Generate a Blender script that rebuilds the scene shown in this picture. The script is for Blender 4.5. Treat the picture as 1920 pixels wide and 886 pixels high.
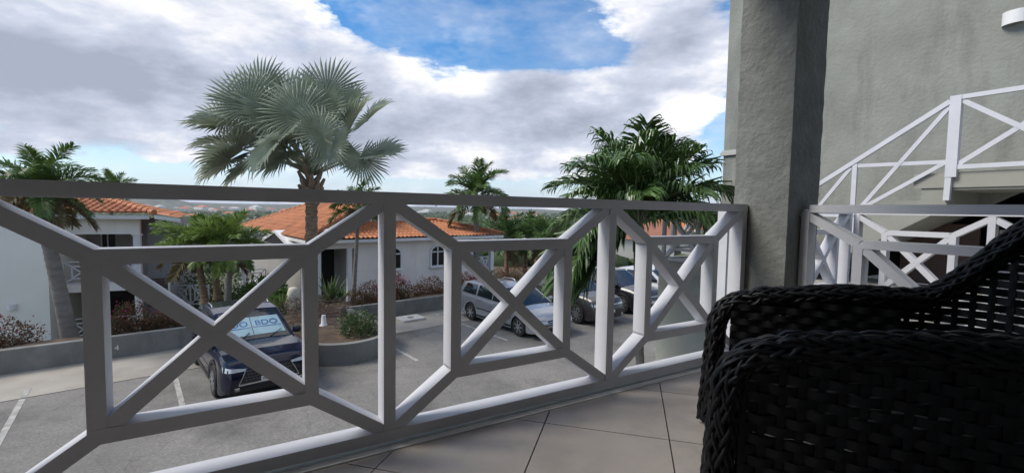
import bpy, bmesh, math, random
import numpy as np
from mathutils import Vector, Matrix
from mathutils.bvhtree import BVHTree
random.seed(7); rng = np.random.default_rng(7)
for o in list(bpy.data.objects): bpy.data.objects.remove(o)
SC = bpy.context.scene; COL = SC.collection
PI = math.pi; R = math.radians

# ------------------------------------------------------------------ camera
FPX, PITCH, ROLL, EYE = 849.3, 0.0581145, 0.0167553, 0.95
cF = Vector((0, math.cos(PITCH), -math.sin(PITCH))); cU0 = Vector((0, math.sin(PITCH), math.cos(PITCH))); cR0 = Vector((1, 0, 0))
cR = cR0*math.cos(ROLL) + cU0*math.sin(ROLL); cU = cU0*math.cos(ROLL) - cR0*math.sin(ROLL)
cam = bpy.data.cameras.new('camera'); camo = bpy.data.objects.new('camera', cam); COL.objects.link(camo)
cam.sensor_width = 36; cam.lens = FPX/1920*36; cam.clip_start = .03; cam.clip_end = 30000
camo.matrix_world = Matrix(((cR.x, cU.x, -cF.x, 0), (cR.y, cU.y, -cF.y, 0), (cR.z, cU.z, -cF.z, EYE), (0, 0, 0, 1)))
SC.camera = camo
def at(px, py, Y):            # photo pixel -> point at forward distance Y
    d = cF + cR*((px-960)/FPX) + cU*((443-py)/FPX)
    return Vector((0, 0, EYE)) + d*(Y/d.y)
def hit(px, py, p0, n):       # photo pixel -> point on a plane
    d = cF + cR*((px-960)/FPX) + cU*((443-py)/FPX); o = Vector((0, 0, EYE))
    return o + d*((Vector(p0)-o).dot(n)/d.dot(n))
def ground(px, py, z): return hit(px, py, (0, 0, z), Vector((0, 0, 1)))

# ------------------------------------------------------------------ world, sun, exposure
SUN_EL, SUN_AZ = R(46), R(-98)      # azimuth measured from +Y towards +X
wd = bpy.data.worlds.new('World'); SC.world = wd; wd.use_nodes = True; wd.cycles.sampling_method = 'MANUAL'; wd.cycles.sample_map_resolution = 512
nt = wd.node_tree; nt.nodes.clear()
def N(t, **k):
    n = nt.nodes.new(t)
    for a, b in k.items(): setattr(n, a, b)
    return n
def lk(a, b): nt.links.new(a, b)
def M(op, a, b=None, c=None, clamp=False):
    n = N('ShaderNodeMath', operation=op, use_clamp=clamp)
    for i, x in enumerate((a, b, c)):
        if x is None: continue
        if isinstance(x, (int, float)): n.inputs[i].default_value = x
        else: lk(x, n.inputs[i])
    return n.outputs[0]
def mixc(f, a, b):
    n = N('ShaderNodeMix', data_type='RGBA')
    if isinstance(f, (int, float)): n.inputs[0].default_value = f
    else: lk(f, n.inputs[0])
    for i, x in ((6, a), (7, b)):
        if isinstance(x, tuple): n.inputs[i].default_value = (*x, 1)
        else: lk(x, n.inputs[i])
    return n.outputs[2]
tc = N('ShaderNodeTexCoord'); sep = N('ShaderNodeSeparateXYZ'); lk(tc.outputs['Generated'], sep.inputs[0])
X, Y, Z = sep.outputs
sky = N('ShaderNodeTexSky', sky_type='NISHITA', sun_disc=False, sun_elevation=SUN_EL, sun_rotation=SUN_AZ, air_density=1.0, dust_density=.0, ozone_density=2.0)
AZ = M('ARCTAN2', X, Y); EL = M('ARCSINE', M('MINIMUM', M('MAXIMUM', Z, -1), 1))
# cloud coordinates: a curved layer, so clouds flatten towards the horizon
den = M('ADD', M('MAXIMUM', Z, 0), .42)
cu = M('DIVIDE', X, den); cv = M('DIVIDE', Y, den)
def noise(sc, det, rough, ox, oy, oz=0., dist=0.):
    cb = N('ShaderNodeCombineXYZ'); lk(M('ADD', cu, ox), cb.inputs[0]); lk(M('ADD', cv, oy), cb.inputs[1])
    lk(M('ADD', M('MULTIPLY', Z, 2.6), oz), cb.inputs[2])
    n = N('ShaderNodeTexNoise'); n.inputs['Scale'].default_value = sc; n.inputs['Detail'].default_value = det; n.inputs['Roughness'].default_value = rough
    n.inputs['Distortion'].default_value = dist
    lk(cb.outputs[0], n.inputs['Vector']); return n.outputs['Fac']
ae = N('ShaderNodeCombineXYZ'); lk(AZ, ae.inputs[0]); lk(EL, ae.inputs[1])
def azel(px, py):
    d = (at(px, py, 10) - Vector((0, 0, EYE))).normalized(); return math.atan2(d.x, d.y), math.asin(d.z)
def total(L_, acc):          # smooth bumps of cloud amount around sky directions
    for px, py, rx, ry, amp in L_:
        a, e = azel(px, py); k = math.cos(a); ra = rx/849*k*k+.02; re = ry/849*k
        m = N('ShaderNodeVectorMath', operation='MULTIPLY_ADD'); lk(ae.outputs[0], m.inputs[0]); m.inputs[1].default_value = (1/ra, 1/re, 0); m.inputs[2].default_value = (-a/ra, -e/re, 0)
        d = N('ShaderNodeVectorMath', operation='DOT_PRODUCT'); lk(m.outputs[0], d.inputs[0]); lk(m.outputs[0], d.inputs[1])
        acc = M('MULTIPLY_ADD', M('POWER', .3679, d.outputs['Value']), amp, acc)
    return acc
bias = total([(40, 90, 560, 190, .32), (430, 190, 260, 90, .20), (610, 60, 130, 100, .20), (740, 130, 110, 60, .20), (850, 250, 220, 70, .26), (985, 165, 60, 50, .32), (1265, 70, 90, 150, .40), (1150, 235, 230, 70, .42), (1000, 292, 420, 26, .22),
              (790, -20, 140, 70, -.50), (980, 70, 190, 60, -.26), (1330, 170, 60, 50, -.12), (1345, 265, 75, 75, -.42), (140, 322, 400, 22, -.45), (1090, 195, 55, 26, -.22), (800, 352, 700, 16, -.40)], 0.0)
n1 = noise(2.0, 7, .60, 3.1, 1.7, 0.)
n2 = noise(7.5, 5, .65, 1.3, 5.2)
dens = M('ADD', M('ADD', M('MULTIPLY_ADD', n1, 1.5, -.25), M('MULTIPLY', M('SUBTRACT', n2, .5), .34)), bias)
cover = M('MULTIPLY', M('SUBTRACT', dens, .46), 4.6, clamp=True)
cover = M('MULTIPLY', cover, M('SUBTRACT', 2.0, cover))
wisp = M('MULTIPLY', M('SUBTRACT', noise(1.1, 6, .68, 7.3, 2.2), .44), 2.2, clamp=True)
cover = M('MAXIMUM', cover, M('MINIMUM', wisp, .58))
n1b = noise(2.0, 7, .60, 3.1+.10, 1.7+.02, -.16)     # the same field a step along: lit edges, grey cores
lit = M('ADD', M('MULTIPLY', M('SUBTRACT', n1, n1b), 3.4), .52)
thick = M('MULTIPLY', M('SUBTRACT', dens, .56), 1.6, clamp=True)
lit = M('SUBTRACT', lit, M('MULTIPLY', thick, .58))
lit = M('ADD', lit, M('MULTIPLY', M('SUBTRACT', n2, .5), .85))
lit = total([(640, 40, 80, 60, .55), (800, 140, 80, 34, .62), (1000, 285, 260, 16, .40), (900, 165, 60, 26, .45), (1290, 200, 60, 34, .4), (1090, 110, 40, 30, .3), (120, 140, 480, 120, -.40), (350, 60, 200, 40, .1), (970, 195, 50, 45, -.2), (1250, 110, 90, 70, -.14)], lit)
lit = M('MULTIPLY_ADD', lit, .66, .19, clamp=True)
rp = N('ShaderNodeValToRGB'); lk(lit, rp.inputs[0])
cr = rp.color_ramp; cr.elements[0].position = 0; cr.elements[0].color = (.24, .265, .335, 1); cr.elements[1].position = 1; cr.elements[1].color = (1.0, .975, .93, 1)
e_ = cr.elements.new(.40); e_.color = (.385, .415, .495, 1)
e_ = cr.elements.new(.70); e_.color = (.63, .625, .64, 1)
hs = N('ShaderNodeHueSaturation'); hs.inputs['Saturation'].default_value = 1.35; lk(sky.outputs[0], hs.inputs['Color'])
bgS = N('ShaderNodeBackground'); bgS.inputs[1].default_value = .085; hz_f = M('POWER', .3679, M('DIVIDE', M('MAXIMUM', EL, 0), .085)); lk(mixc(hz_f, hs.outputs[0], (3.4, 4.05, 5.5)), bgS.inputs[0])
bgC = N('ShaderNodeBackground'); bgC.inputs[1].default_value = .86; lk(rp.outputs[0], bgC.inputs[0])
mx = N('ShaderNodeMixShader'); lk(cover, mx.inputs[0]); lk(bgS.outputs[0], mx.inputs[1]); lk(bgC.outputs[0], mx.inputs[2])
wo = N('ShaderNodeOutputWorld'); lk(mx.outputs[0], wo.inputs[0])
sl = bpy.data.lights.new('sun', 'SUN'); sl.energy = 1.8; sl.angle = R(25); sl.color = (1, .93, .82)
so = bpy.data.objects.new('sun', sl); COL.objects.link(so)
sd = Vector((math.sin(SUN_AZ)*math.cos(SUN_EL), math.cos(SUN_AZ)*math.cos(SUN_EL), math.sin(SUN_EL)))
so.rotation_euler = sd.to_track_quat('Z', 'Y').to_euler(); so.location = (0, 0, 60)
vs = SC.view_settings; vs.view_transform = 'Standard'; vs.look = 'None'; vs.gamma = 1; vs.exposure = 1.0; vs.use_curve_mapping = False
SC.render.engine = 'CYCLES'; SC.cycles.max_bounces = 8; SC.cycles.diffuse_bounces = 5; SC.cycles.transparent_max_bounces = 8

# ------------------------------------------------------------------ materials
MATS = {}
def mat(name, col, rough=.6, var=.12, scale=4., bump=0., bscale=40., metal=0., spec=.5, col2=None, thr=.5, soft=.12, coat=0., trans=0., det=6, stretch=None, grime=0., gscale=1.2, gstretch=(1, 1, .18)):
    if name in MATS: return MATS[name]
    m = bpy.data.materials.new(name); m.use_nodes = True; t = m.node_tree; b = t.nodes['Principled BSDF']
    def n_(ty, **k):
        q = t.nodes.new(ty)
        for a, c in k.items(): setattr(q, a, c)
        return q
    b.inputs['Roughness'].default_value = rough; b.inputs['Metallic'].default_value = metal; b.inputs['Specular IOR Level'].default_value = spec
    b.inputs['Coat Weight'].default_value = coat; b.inputs['Coat Roughness'].default_value = .05
    tcn = n_('ShaderNodeTexCoord'); vec = tcn.outputs['Object']
    if stretch:
        mp = n_('ShaderNodeMapping'); mp.inputs['Scale'].default_value = stretch; t.links.new(vec, mp.inputs[0]); vec = mp.outputs[0]
    nz = n_('ShaderNodeTexNoise'); nz.inputs['Scale'].default_value = scale; nz.inputs['Detail'].default_value = det; nz.inputs['Roughness'].default_value = .6; t.links.new(vec, nz.inputs['Vector'])
    mr = n_('ShaderNodeMapRange'); t.links.new(nz.outputs['Fac'], mr.inputs[0])
    if col2 is None:
        ca = tuple(max(0, c*(1-var)) for c in col); cb = tuple(min(1, c*(1+var)) for c in col); mr.inputs[1].default_value = .3; mr.inputs[2].default_value = .7
    else:
        ca, cb = col, col2; mr.inputs[1].default_value = thr-soft; mr.inputs[2].default_value = thr+soft
    mi = n_('ShaderNodeMix', data_type='RGBA'); t.links.new(mr.outputs[0], mi.inputs[0]); mi.inputs[6].default_value = (*ca, 1); mi.inputs[7].default_value = (*cb, 1)
    colo = mi.outputs[2]
    if grime:
        gm = n_('ShaderNodeMapping'); gm.inputs['Scale'].default_value = gstretch; t.links.new(tcn.outputs['Object'], gm.inputs[0])
        gn = n_('ShaderNodeTexNoise'); gn.inputs['Scale'].default_value = gscale; gn.inputs['Detail'].default_value = 8; gn.inputs['Roughness'].default_value = .68; t.links.new(gm.outputs[0], gn.inputs['Vector'])
        gr = n_('ShaderNodeMapRange'); t.links.new(gn.outputs['Fac'], gr.inputs[0]); gr.inputs[1].default_value = .50; gr.inputs[2].default_value = .74; gr.inputs[3].default_value = 0; gr.inputs[4].default_value = grime
        gx = n_('ShaderNodeMix', data_type='RGBA'); t.links.new(gr.outputs[0], gx.inputs[0]); t.links.new(colo, gx.inputs[6]); gx.inputs[7].default_value = (*(c*.35 for c in col), 1); colo = gx.outputs[2]
    t.links.new(colo, b.inputs['Base Color'])
    if bump:
        nb = n_('ShaderNodeTexNoise'); nb.inputs['Scale'].default_value = bscale; nb.inputs['Detail'].default_value = 5; t.links.new(vec, nb.inputs['Vector'])
        bp = n_('ShaderNodeBump'); bp.inputs['Strength'].default_value = min(1, bump); bp.inputs['Distance'].default_value = .02*max(1, bump); t.links.new(nb.outputs['Fac'], bp.inputs['Height']); t.links.new(bp.outputs[0], b.inputs['Normal'])
    if trans:
        tr = n_('ShaderNodeBsdfTranslucent'); t.links.new(mi.outputs[2], tr.inputs[0]); ms = n_('ShaderNodeMixShader'); ms.inputs[0].default_value = trans
        t.links.new(b.outputs[0], ms.inputs[1]); t.links.new(tr.outputs[0], ms.inputs[2]); t.links.new(ms.outputs[0], t.nodes['Material Output'].inputs[0])
    MATS[name] = m; return m
WHITE = mat('white_paint', (.60, .605, .64), .45, .05, 3, .05, 60, grime=.16, gscale=5, gstretch=(1, 1, 1))
WHITE2 = mat('white_trim', (.72, .72, .72), .55, .06, 2, .05, 40)
STUCCO = mat('grey_green_stucco', (.255, .262, .235), .9, .16, 1.6, .45, 22, grime=.5, gscale=1.5, gstretch=(2, 2, .45))
STUCCO_R = mat('rough_column_stucco', (.182, .19, .18), .95, .16, 9, .55, 30, grime=.3, gscale=5, gstretch=(1, 1, .7))
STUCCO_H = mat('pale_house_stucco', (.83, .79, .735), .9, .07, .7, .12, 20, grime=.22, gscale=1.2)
STUCCO_D = mat('grey_house_stucco', (.35, .34, .325), .9, .07, .7, .12, 20)  # grey lowered so the colour itself carries the side wall's shade
CEIL = mat('ceiling_plaster', (.42, .42, .42), .9, .05, 2)
CONC = mat('planter_concrete', (.20, .20, .185), .85, .22, 1.3, .18, 26, grime=.6, gscale=2.2, gstretch=(1, 1, .35))
CONC_L = mat('pale_concrete', (.36, .35, .32), .85, .15, 2, .1, 30)
SLAB = mat('concrete_strip', (.27, .245, .21), .9, .0, .9, .12, 30, col2=(.40, .37, .32), thr=.5, soft=.2)
ASPH = mat('worn_asphalt', (.185, .175, .160), .92, .0, .55, .3, 110, col2=(.30, .285, .262), thr=.5, soft=.22, det=10, grime=.9, gscale=.42, gstretch=(1, 1, 1))
def cracks(m, sc=.55, w=.012):       # hairline cracks and tar speckle
    t = m.node_tree; b = t.nodes['Principled BSDF']; src = b.inputs['Base Color'].links[0].from_socket; tcn = t.nodes.new('ShaderNodeTexCoord')
    nz = t.nodes.new('ShaderNodeTexNoise'); nz.inputs['Scale'].default_value = 1.6; t.links.new(tcn.outputs['Object'], nz.inputs['Vector'])
    ad = t.nodes.new('ShaderNodeVectorMath'); ad.operation = 'MULTIPLY_ADD'; t.links.new(nz.outputs['Color'], ad.inputs[0]); ad.inputs[1].default_value = (.9, .9, .9); t.links.new(tcn.outputs['Object'], ad.inputs[2])
    vo = t.nodes.new('ShaderNodeTexVoronoi'); vo.feature = 'DISTANCE_TO_EDGE'; vo.inputs['Scale'].default_value = sc; t.links.new(ad.outputs[0], vo.inputs['Vector'])
    mr = t.nodes.new('ShaderNodeMapRange'); t.links.new(vo.outputs['Distance'], mr.inputs[0]); mr.inputs[1].default_value = 0; mr.inputs[2].default_value = w; mr.inputs[3].default_value = .55; mr.inputs[4].default_value = 0
    sp = t.nodes.new('ShaderNodeTexNoise'); sp.inputs['Scale'].default_value = 24; sp.inputs['Detail'].default_value = 3; t.links.new(tcn.outputs['Object'], sp.inputs['Vector'])
    m2 = t.nodes.new('ShaderNodeMapRange'); t.links.new(sp.outputs['Fac'], m2.inputs[0]); m2.inputs[1].default_value = .3; m2.inputs[2].default_value = .7; m2.inputs[3].default_value = .45; m2.inputs[4].default_value = 0
    mxv = t.nodes.new('ShaderNodeMath'); mxv.operation = 'MAXIMUM'; t.links.new(mr.outputs[0], mxv.inputs[0]); t.links.new(m2.outputs[0], mxv.inputs[1])
    mi = t.nodes.new('ShaderNodeMix'); mi.data_type = 'RGBA'; t.links.new(mxv.outputs[0], mi.inputs[0]); t.links.new(src, mi.inputs[6]); mi.inputs[7].default_value = (.05, .048, .045, 1); t.links.new(mi.outputs[2], b.inputs['Base Color'])
cracks(ASPH)
LINE = mat('faded_white_line', (.24, .23, .21), .8, 0, 5, col2=(.46, .45, .42), thr=.5, soft=.15, det=10)
SOIL = mat('dry_soil', (.06, .042, .03), .95, .35, 3, .8, 14, col2=(.13, .088, .055), thr=.55, soft=.2)
GRASS = mat('dry_valley_grass', (.05, .058, .026), .95, 0, .012, col2=(.13, .115, .06), thr=.52, soft=.12, det=9)
TERRA = mat('terracotta_tile', (.47, .19, .09), .8, .3, 2.2, .1, 40, grime=.45, gscale=1.5, gstretch=(1, 1, 1))
TERRA2 = mat('terracotta_roll', (.47, .185, .085), .8, .28, 1.4, grime=.5, gscale=.9, gstretch=(1, 1, 1))
TILE = mat('floor_tile', (.40, .35, .31), .42, 0, 2.2, .03, 8, col2=(.53, .48, .435), thr=.48, soft=.25, grime=.35, gscale=3.5, gstretch=(1, 1, 1))
GROUT = mat('dark_grout', (.06, .055, .05), .9, .2, 20)
RESIN = mat('black_resin_wicker', (.0085, .009, .0105), .46, .35, 30, spec=.36)
DARK = mat('dark_void', (.012, .012, .013), .9, .1, 3)  # near-black colour, stands in for shade deep inside openings
BROWN = mat('brown_wood', (.085, .05, .04), .6, .25, 5, stretch=(1, 1, .2))
GLASSD = mat('dark_window_glass', (.022, .022, .022), .25, .1, 2, spec=.25)
LEAF = mat('palm_leaf', (.10, .175, .040), .42, .45, 2.5, trans=.3)
LEAF_Y = mat('palm_leaf_light', (.165, .25, .055), .45, .4, 3, trans=.32)
LEAF_D = mat('palm_leaf_dark', (.088, .158, .044), .30, .45, 2.5, trans=.18)
LEAF_B = mat('dry_palm_leaf', (.13, .105, .045), .7, .4, 4, trans=.15)
LEAF_S = mat('silver_palm_leaf', (.285, .325, .24), .5, .32, 2.0, trans=.16, spec=.35)
PETI = mat('palm_petiole', (.24, .27, .19), .5, .25, 5)
SHEATH = mat('palm_sheath', (.28, .215, .16), .85, .4, 7, .3, 30)
TRUNK = mat('palm_trunk_grey', (.19, .175, .155), .9, .25, 2.5, .5, 14, stretch=(1, 1, 3))
TRUNK_B = mat('palm_trunk_brown', (.25, .175, .115), .95, .55, 5, 1.2, 16, stretch=(1, 1, 3.5))
CSHAFT = mat('green_crownshaft', (.13, .20, .07), .4, .25, 3)
SHRUB = mat('shrub_leaf', (.075, .12, .042), .55, .5, 6, trans=.15)
SHRUB_R = mat('bougainvillea_leaf', (.16, .075, .045), .7, .0, 5, col2=(.075, .07, .03), thr=.52, soft=.12, trans=.1, spec=.2)
FLOWER = mat('magenta_bract', (.46, .015, .12), .6, .35, 8, trans=.2)
TWIG = mat('dry_twig', (.12, .08, .06), .9, .4, 9)
FAR_TREE = mat('valley_tree', (.028, .05, .018), .95, 0, .35, .9, .9, col2=(.085, .11, .04), thr=.5, soft=.2, det=8)
HILL = mat('hill_scrub', (.06, .065, .045), .95, .3, .004)

# ------------------------------------------------------------------ mesh helpers
def link(name, me, m=None, parent=None, smooth=None):
    o = bpy.data.objects.new(name, me); COL.objects.link(o)
    if m is not None and not me.materials: me.materials.append(m)
    if parent is not None: o.parent = parent
    return o
def mk(name, v, f, smooth=None):
    me = bpy.data.meshes.new(name); me.from_pydata([tuple(p) for p in v], [], f); me.update()
    if smooth is not None:
        me.shade_smooth(); me.set_sharp_from_angle(angle=R(smooth))
    return me
def part(name, v, f, m, root=None, smooth=None, local=False):
    """mesh object; v in world metres unless local; parented so that it stays where it is"""
    o = link(name, mk(name, v, f, smooth), m, root)
    if root is not None and not local: o.matrix_parent_inverse = root.matrix_basis.inverted()
    return o
def tag(o, label, cat=None, group=None, kind=None):
    if label: o['label'] = label
    if cat: o['category'] = cat
    if group: o['group'] = group
    if kind: o['kind'] = kind
    return o
def thing(name, label, cat, loc=(0, 0, 0), rz=0, group=None):
    o = bpy.data.objects.new(name, None); COL.objects.link(o); o.empty_display_size = .2
    o.matrix_basis = Matrix.Translation(Vector(loc)) @ Matrix.Rotation(rz, 4, 'Z')
    return tag(o, label, cat, group)
def struct(name, v, f, m, smooth=None): return tag(part(name, v, f, m, None, smooth), None, kind='structure')
BOXF = [(0, 3, 2, 1), (4, 5, 6, 7), (0, 1, 5, 4), (1, 2, 6, 5), (2, 3, 7, 6), (3, 0, 4, 7)]
class MB:
    def __init__(s): s.v = []; s.f = []
    def add(s, v, f):
        b = len(s.v); s.v += [Vector(p) for p in v]; s.f += [tuple(i+b for i in q) for q in f]; return s
    def box(s, lo, hi):
        (a, b, c), (d, e, g) = lo, hi
        return s.add([(a, b, c), (d, b, c), (d, e, c), (a, e, c), (a, b, g), (d, b, g), (d, e, g), (a, e, g)], BOXF)
    def obox(s, o, ax, ay, az):      # oriented box from a corner and three edge vectors
        o, ax, ay, az = map(Vector, (o, ax, ay, az))
        if ax.cross(ay).dot(az) < 0: ax, ay = ay, ax
        return s.add([o, o+ax, o+ax+ay, o+ay, o+az, o+ax+az, o+ax+ay+az, o+ay+az], BOXF)
    def prism(s, poly, ex):          # polygon (3-D points) pushed along ex
        poly = [Vector(p) for p in poly]; n = len(poly); ex = Vector(ex)
        nn = sum(((poly[i]-poly[0]).cross(poly[(i+1) % n]-poly[0]) for i in range(1, n-1)), Vector())
        if nn.dot(ex) > 0: poly = poly[::-1]
        return s.add(poly + [p+ex for p in poly], [tuple(range(n)), tuple(range(2*n-1, n-1, -1))] + [((i+1) % n, i, n+i, n+(i+1) % n) for i in range(n)])
    def tube(s, pts, rad, n=8, cap=True):
        pts = [Vector(p) for p in pts]; k = len(pts)
        if not hasattr(rad, '__len__'): rad = [rad]*k
        t0 = (pts[1]-pts[0]).normalized(); ref = Vector((0, 0, 1)) if abs(t0.z) < .9 else Vector((1, 0, 0)); nr = t0.cross(ref).normalized()
        b = len(s.v)
        for i, p in enumerate(pts):
            t = (pts[min(i+1, k-1)]-pts[max(i-1, 0)]).normalized(); nr = (nr - t*nr.dot(t)).normalized(); bn = t.cross(nr)
            for j in range(n): a = 2*PI*j/n; s.v.append(p + (nr*math.cos(a)+bn*math.sin(a))*rad[i])
        for i in range(k-1):
            for j in range(n): s.f.append((b+i*n+j, b+i*n+(j+1) % n, b+(i+1)*n+(j+1) % n, b+(i+1)*n+j))
        if cap: s.f += [tuple(b+j for j in range(n))[::-1], tuple(b+(k-1)*n+j for j in range(n))]
        return s
    def lathe(s, c, prof, n=20, axis='z', cap=True):
        c = Vector(c); b = len(s.v); k = len(prof)
        for r_, h_ in prof:
            for j in range(n):
                a = 2*PI*j/n; q = (r_*math.cos(a), r_*math.sin(a), h_)
                if axis == 'y': q = (q[0], q[2], q[1])
                s.v.append(c+Vector(q))
        for i in range(k-1):
            for j in range(n):
                q = (b+i*n+j, b+i*n+(j+1) % n, b+(i+1)*n+(j+1) % n, b+(i+1)*n+j); s.f.append(q if axis == 'z' else q[::-1])
        if cap: s.f += [tuple(b+j for j in range(n))[::-1], tuple(b+(k-1)*n+j for j in range(n))]
        return s
    def out(s, name, m, root=None, smooth=None, local=False): return part(name, s.v, s.f, m, root, smooth, local)
def copy_tree(o, parent=None):
    c = o.copy(); COL.objects.link(c); c.parent = parent
    for ch in o.children: copy_tree(ch, c)
    return c

# ------------------------------------------------------------------ frames of the place
# balcony frame: s along the front railing, o outwards over the car park
A0 = Vector((-.730, 1.567, 0)); SD = Vector((math.cos(R(30.594)), math.sin(R(30.594)), 0)); OD = Vector((-SD.y, SD.x, 0)); UP = Vector((0, 0, 1))
def B(s, o, z=0.): return A0 + SD*s + OD*o + UP*z
# car-park frame: u along the planter wall, v into the car park
O0 = Vector((-9.5, 12.85, 0)); UD = Vector((math.cos(R(40)), math.sin(R(40)), 0)); VD = Vector((UD.y, -UD.x, 0))
def L(u, v, z=0.): return O0 + UD*u + VD*v + UP*z
ZL = -3.2
def bbox(mb, s0, s1, o0, o1, z0, z1, F=B): return mb.obox(F(s0, o0, z0), F(s1, o0, z0)-F(s0, o0, z0), F(s0, o1, z0)-F(s0, o0, z0), UP*(z1-z0))

# ------------------------------------------------------------------ terrain
def smooth(a, b, x): t = np.clip((x-a)/(b-a), 0, 1); return t*t*(3-2*t)
def vnoise(x, y, sc, seed):
    x = x/sc; y = y/sc; xi = np.floor(x).astype(int); yi = np.floor(y).astype(int); fx = x-xi; fy = y-yi
    h = lambda i, j: (np.sin(i*127.1+j*311.7+seed*74.7)*43758.5453) % 1.0
    fx = fx*fx*(3-2*fx); fy = fy*fy*(3-2*fy)
    return (h(xi, yi)*(1-fx)+h(xi+1, yi)*fx)*(1-fy)+(h(xi, yi+1)*(1-fx)+h(xi+1, yi+1)*fx)*fy
def theight(x, y):
    x = np.asarray(x, float); y = np.asarray(y, float)
    u = (x-O0.x)*UD.x+(y-O0.y)*UD.y; v = (x-O0.x)*VD.x+(y-O0.y)*VD.y; r = np.hypot(x, y)
    b = np.interp(r, [0, 30, 45, 70, 150, 400, 1000, 2200, 3800, 5200, 6500, 9000], [-3.6, -3.8, -6.5, -8.5, -12, -18, -26, -33, -30, -12, 6, -30])
    back = smooth(-.5, -8, v); left = smooth(4.2, 2.5, u)
    z = b - 2.0*back*left*smooth(60, 25, r)
    z = z + np.where(v > -1, smooth(0, 40, r)*0, 0)
    lot = smooth(-.6, -.2, v)*smooth(70, 60, r); z = z*(1-lot)+lot*(-3.5)
    far = smooth(900, 4500, r)
    z = z + far*((vnoise(x, y, 1300, 1)-.35)*46+(vnoise(x, y, 420, 2)-.5)*16) + smooth(60, 300, r)*smooth(3000, 500, r)*(vnoise(x, y, 120, 3)-.5)*5
    hx, hy = at(268, 380, 3900).xy; z = z + 98*np.exp(-(((x-hx)/330)**2+((y-hy)/300)**2)**1.3)
    return z
rings = np.concatenate([[0.01], np.linspace(4, 40, 14), np.geomspace(46, 9500, 74)]); NA = 220
th = np.linspace(0, 2*PI, NA, endpoint=False)
RX = rings[:, None]*np.cos(th)[None]; RY = rings[:, None]*np.sin(th)[None]; RZ = theight(RX, RY)
V_ = np.stack([RX, RY, RZ], -1).reshape(-1, 3)
F_ = [(i*NA+j, (i+1)*NA+j, (i+1)*NA+(j+1) % NA, i*NA+(j+1) % NA) for i in range(len(rings)-1) for j in range(NA)]
struct('ground', V_, F_, GRASS, 60)
# car park
mb = MB(); bbox(mb, -26, 60, 2.16, 26, ZL-.12, ZL, L); struct('parking_lot', mb.v, mb.f, ASPH)
mb = MB(); bbox(mb, -26, 60, -.1, 2.15, ZL-.12, ZL+.012, L); struct('concrete_strip', mb.v, mb.f, SLAB)
def soil_z(u, v): return ZL+.42 + .05*math.sin(u*1.7)+.04*math.sin(v*2.3+u) - (max(0, -v-1.2)*.16 if u > 4 else max(0, -v-1.0)*.30)
us = np.linspace(-26, 46, 145); vsx = np.linspace(-.18, -4.7, 12)
struct('planting_bed', [L(u, v, soil_z(u, v)) for u in us for v in vsx], [(i*12+j, i*12+j+1, (i+1)*12+j+1, (i+1)*12+j) for i in range(144) for j in range(11)], SOIL, 60)
for uu, v0, v1 in ((-2.85, 1.5, 5.0), (-.28, 2.3, 5.0), (4.9, .3, 5.0), (8.1, .3, 5.0), (10.95, .3, 5.0), (13.7, .3, 5.0), (16.5, .3, 5.0), (19.3, .3, 5.0), (22, .3, 5.)):
    mb = MB()
    for a, b in ((v0, min(v1, 2.10)), (max(v0, 2.2), v1)):
        if b-a > .1: bbox(mb, uu-.05, uu+.05, a, b, ZL-.01, ZL+(.017 if a < 2.1 else .005), L)
    o = mb.out('parking_line', LINE); o['kind'] = 'structure'

# ------------------------------------------------------------------ planter walls
def wall_along(path, th_, z0, z1, name, root, m=CONC, capm=None):
    """wall following a plan path (list of uv points), th_ thick to the left of it"""
    n = len(path); P = [Vector((a, b)) for a, b in path]; out = []
    for i in range(n):
        t = (P[min(i+1, n-1)]-P[max(i-1, 0)]).normalized(); out.append(P[i]+Vector((-t.y, t.x))*th_)
    v = []; f = []
    for i in range(n):
        for q, z in ((P[i], z0), (P[i], z1-.012), (P[i]*.93+out[i]*.07, z1), (P[i]*.07+out[i]*.93, z1), (out[i], z1-.012), (out[i], z0)): v.append(L(q.x, q.y, z))
    for i in range(n-1):
        for j in range(5): f.append((i*6+j, i*6+j+1, (i+1)*6+j+1, (i+1)*6+j))
    f += [tuple(range(6))[::-1], tuple((n-1)*6+j for j in range(6))]
    return part(name, v, f, m, root, 35)
ZW = ZL+.60
pw = thing('planter_wall', 'long low grey concrete planter wall behind the parking bays on the left', 'wall', L(-10, 0, ZL))
wall_along([(x, 0) for x in np.linspace(2.45, -26, 20)], .2, ZL-.2, ZW, 'wall', pw)
pn = thing('planter', 'grey concrete planter with a rounded end jutting into the car park', 'planter', L(3.6, 3, ZL))
pth = [(2.45, -.2), (2.45, .8), (2.45, 1.8), (2.45, 2.8)] + [(3.6-1.15*math.cos(a), 2.95+1.15*math.sin(a)) for a in np.linspace(.1, PI-.1, 16)] + [(4.75, 2.8), (4.75, 1.8), (4.75, .8), (4.75, .002)]
wall_along(pth[::-1], -.17, ZL-.2, ZW-.03, 'wall', pn)
sv = [L(3.6, 2.95, ZW-.10)] ; ring = [(2.6, .02)] + [(2.6, 1), (2.6, 2.9)] + [(3.6-1.0*math.cos(a), 2.95+1.0*math.sin(a)) for a in np.linspace(.1, PI-.1, 14)] + [(4.6, 2.9), (4.6, 1), (4.6, .02)]
sv = [L(3.6, 1.8, ZW-.06)] + [L(a, b, ZW-.16) for a, b in ring]
part('soil', sv, [(0, i+1, (i+1) % len(ring)+1) for i in range(len(ring))], SOIL, pn, 60)
pw2 = thing('planter_wall', 'low grey concrete planter wall behind the silver estate car and manhole slab', 'wall', L(10, 0, ZL))
wall_along([(x, 0.) for x in np.linspace(46, 4.58, 24)], .2, ZL-.2, ZW-.012, 'wall', pw2)
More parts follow.
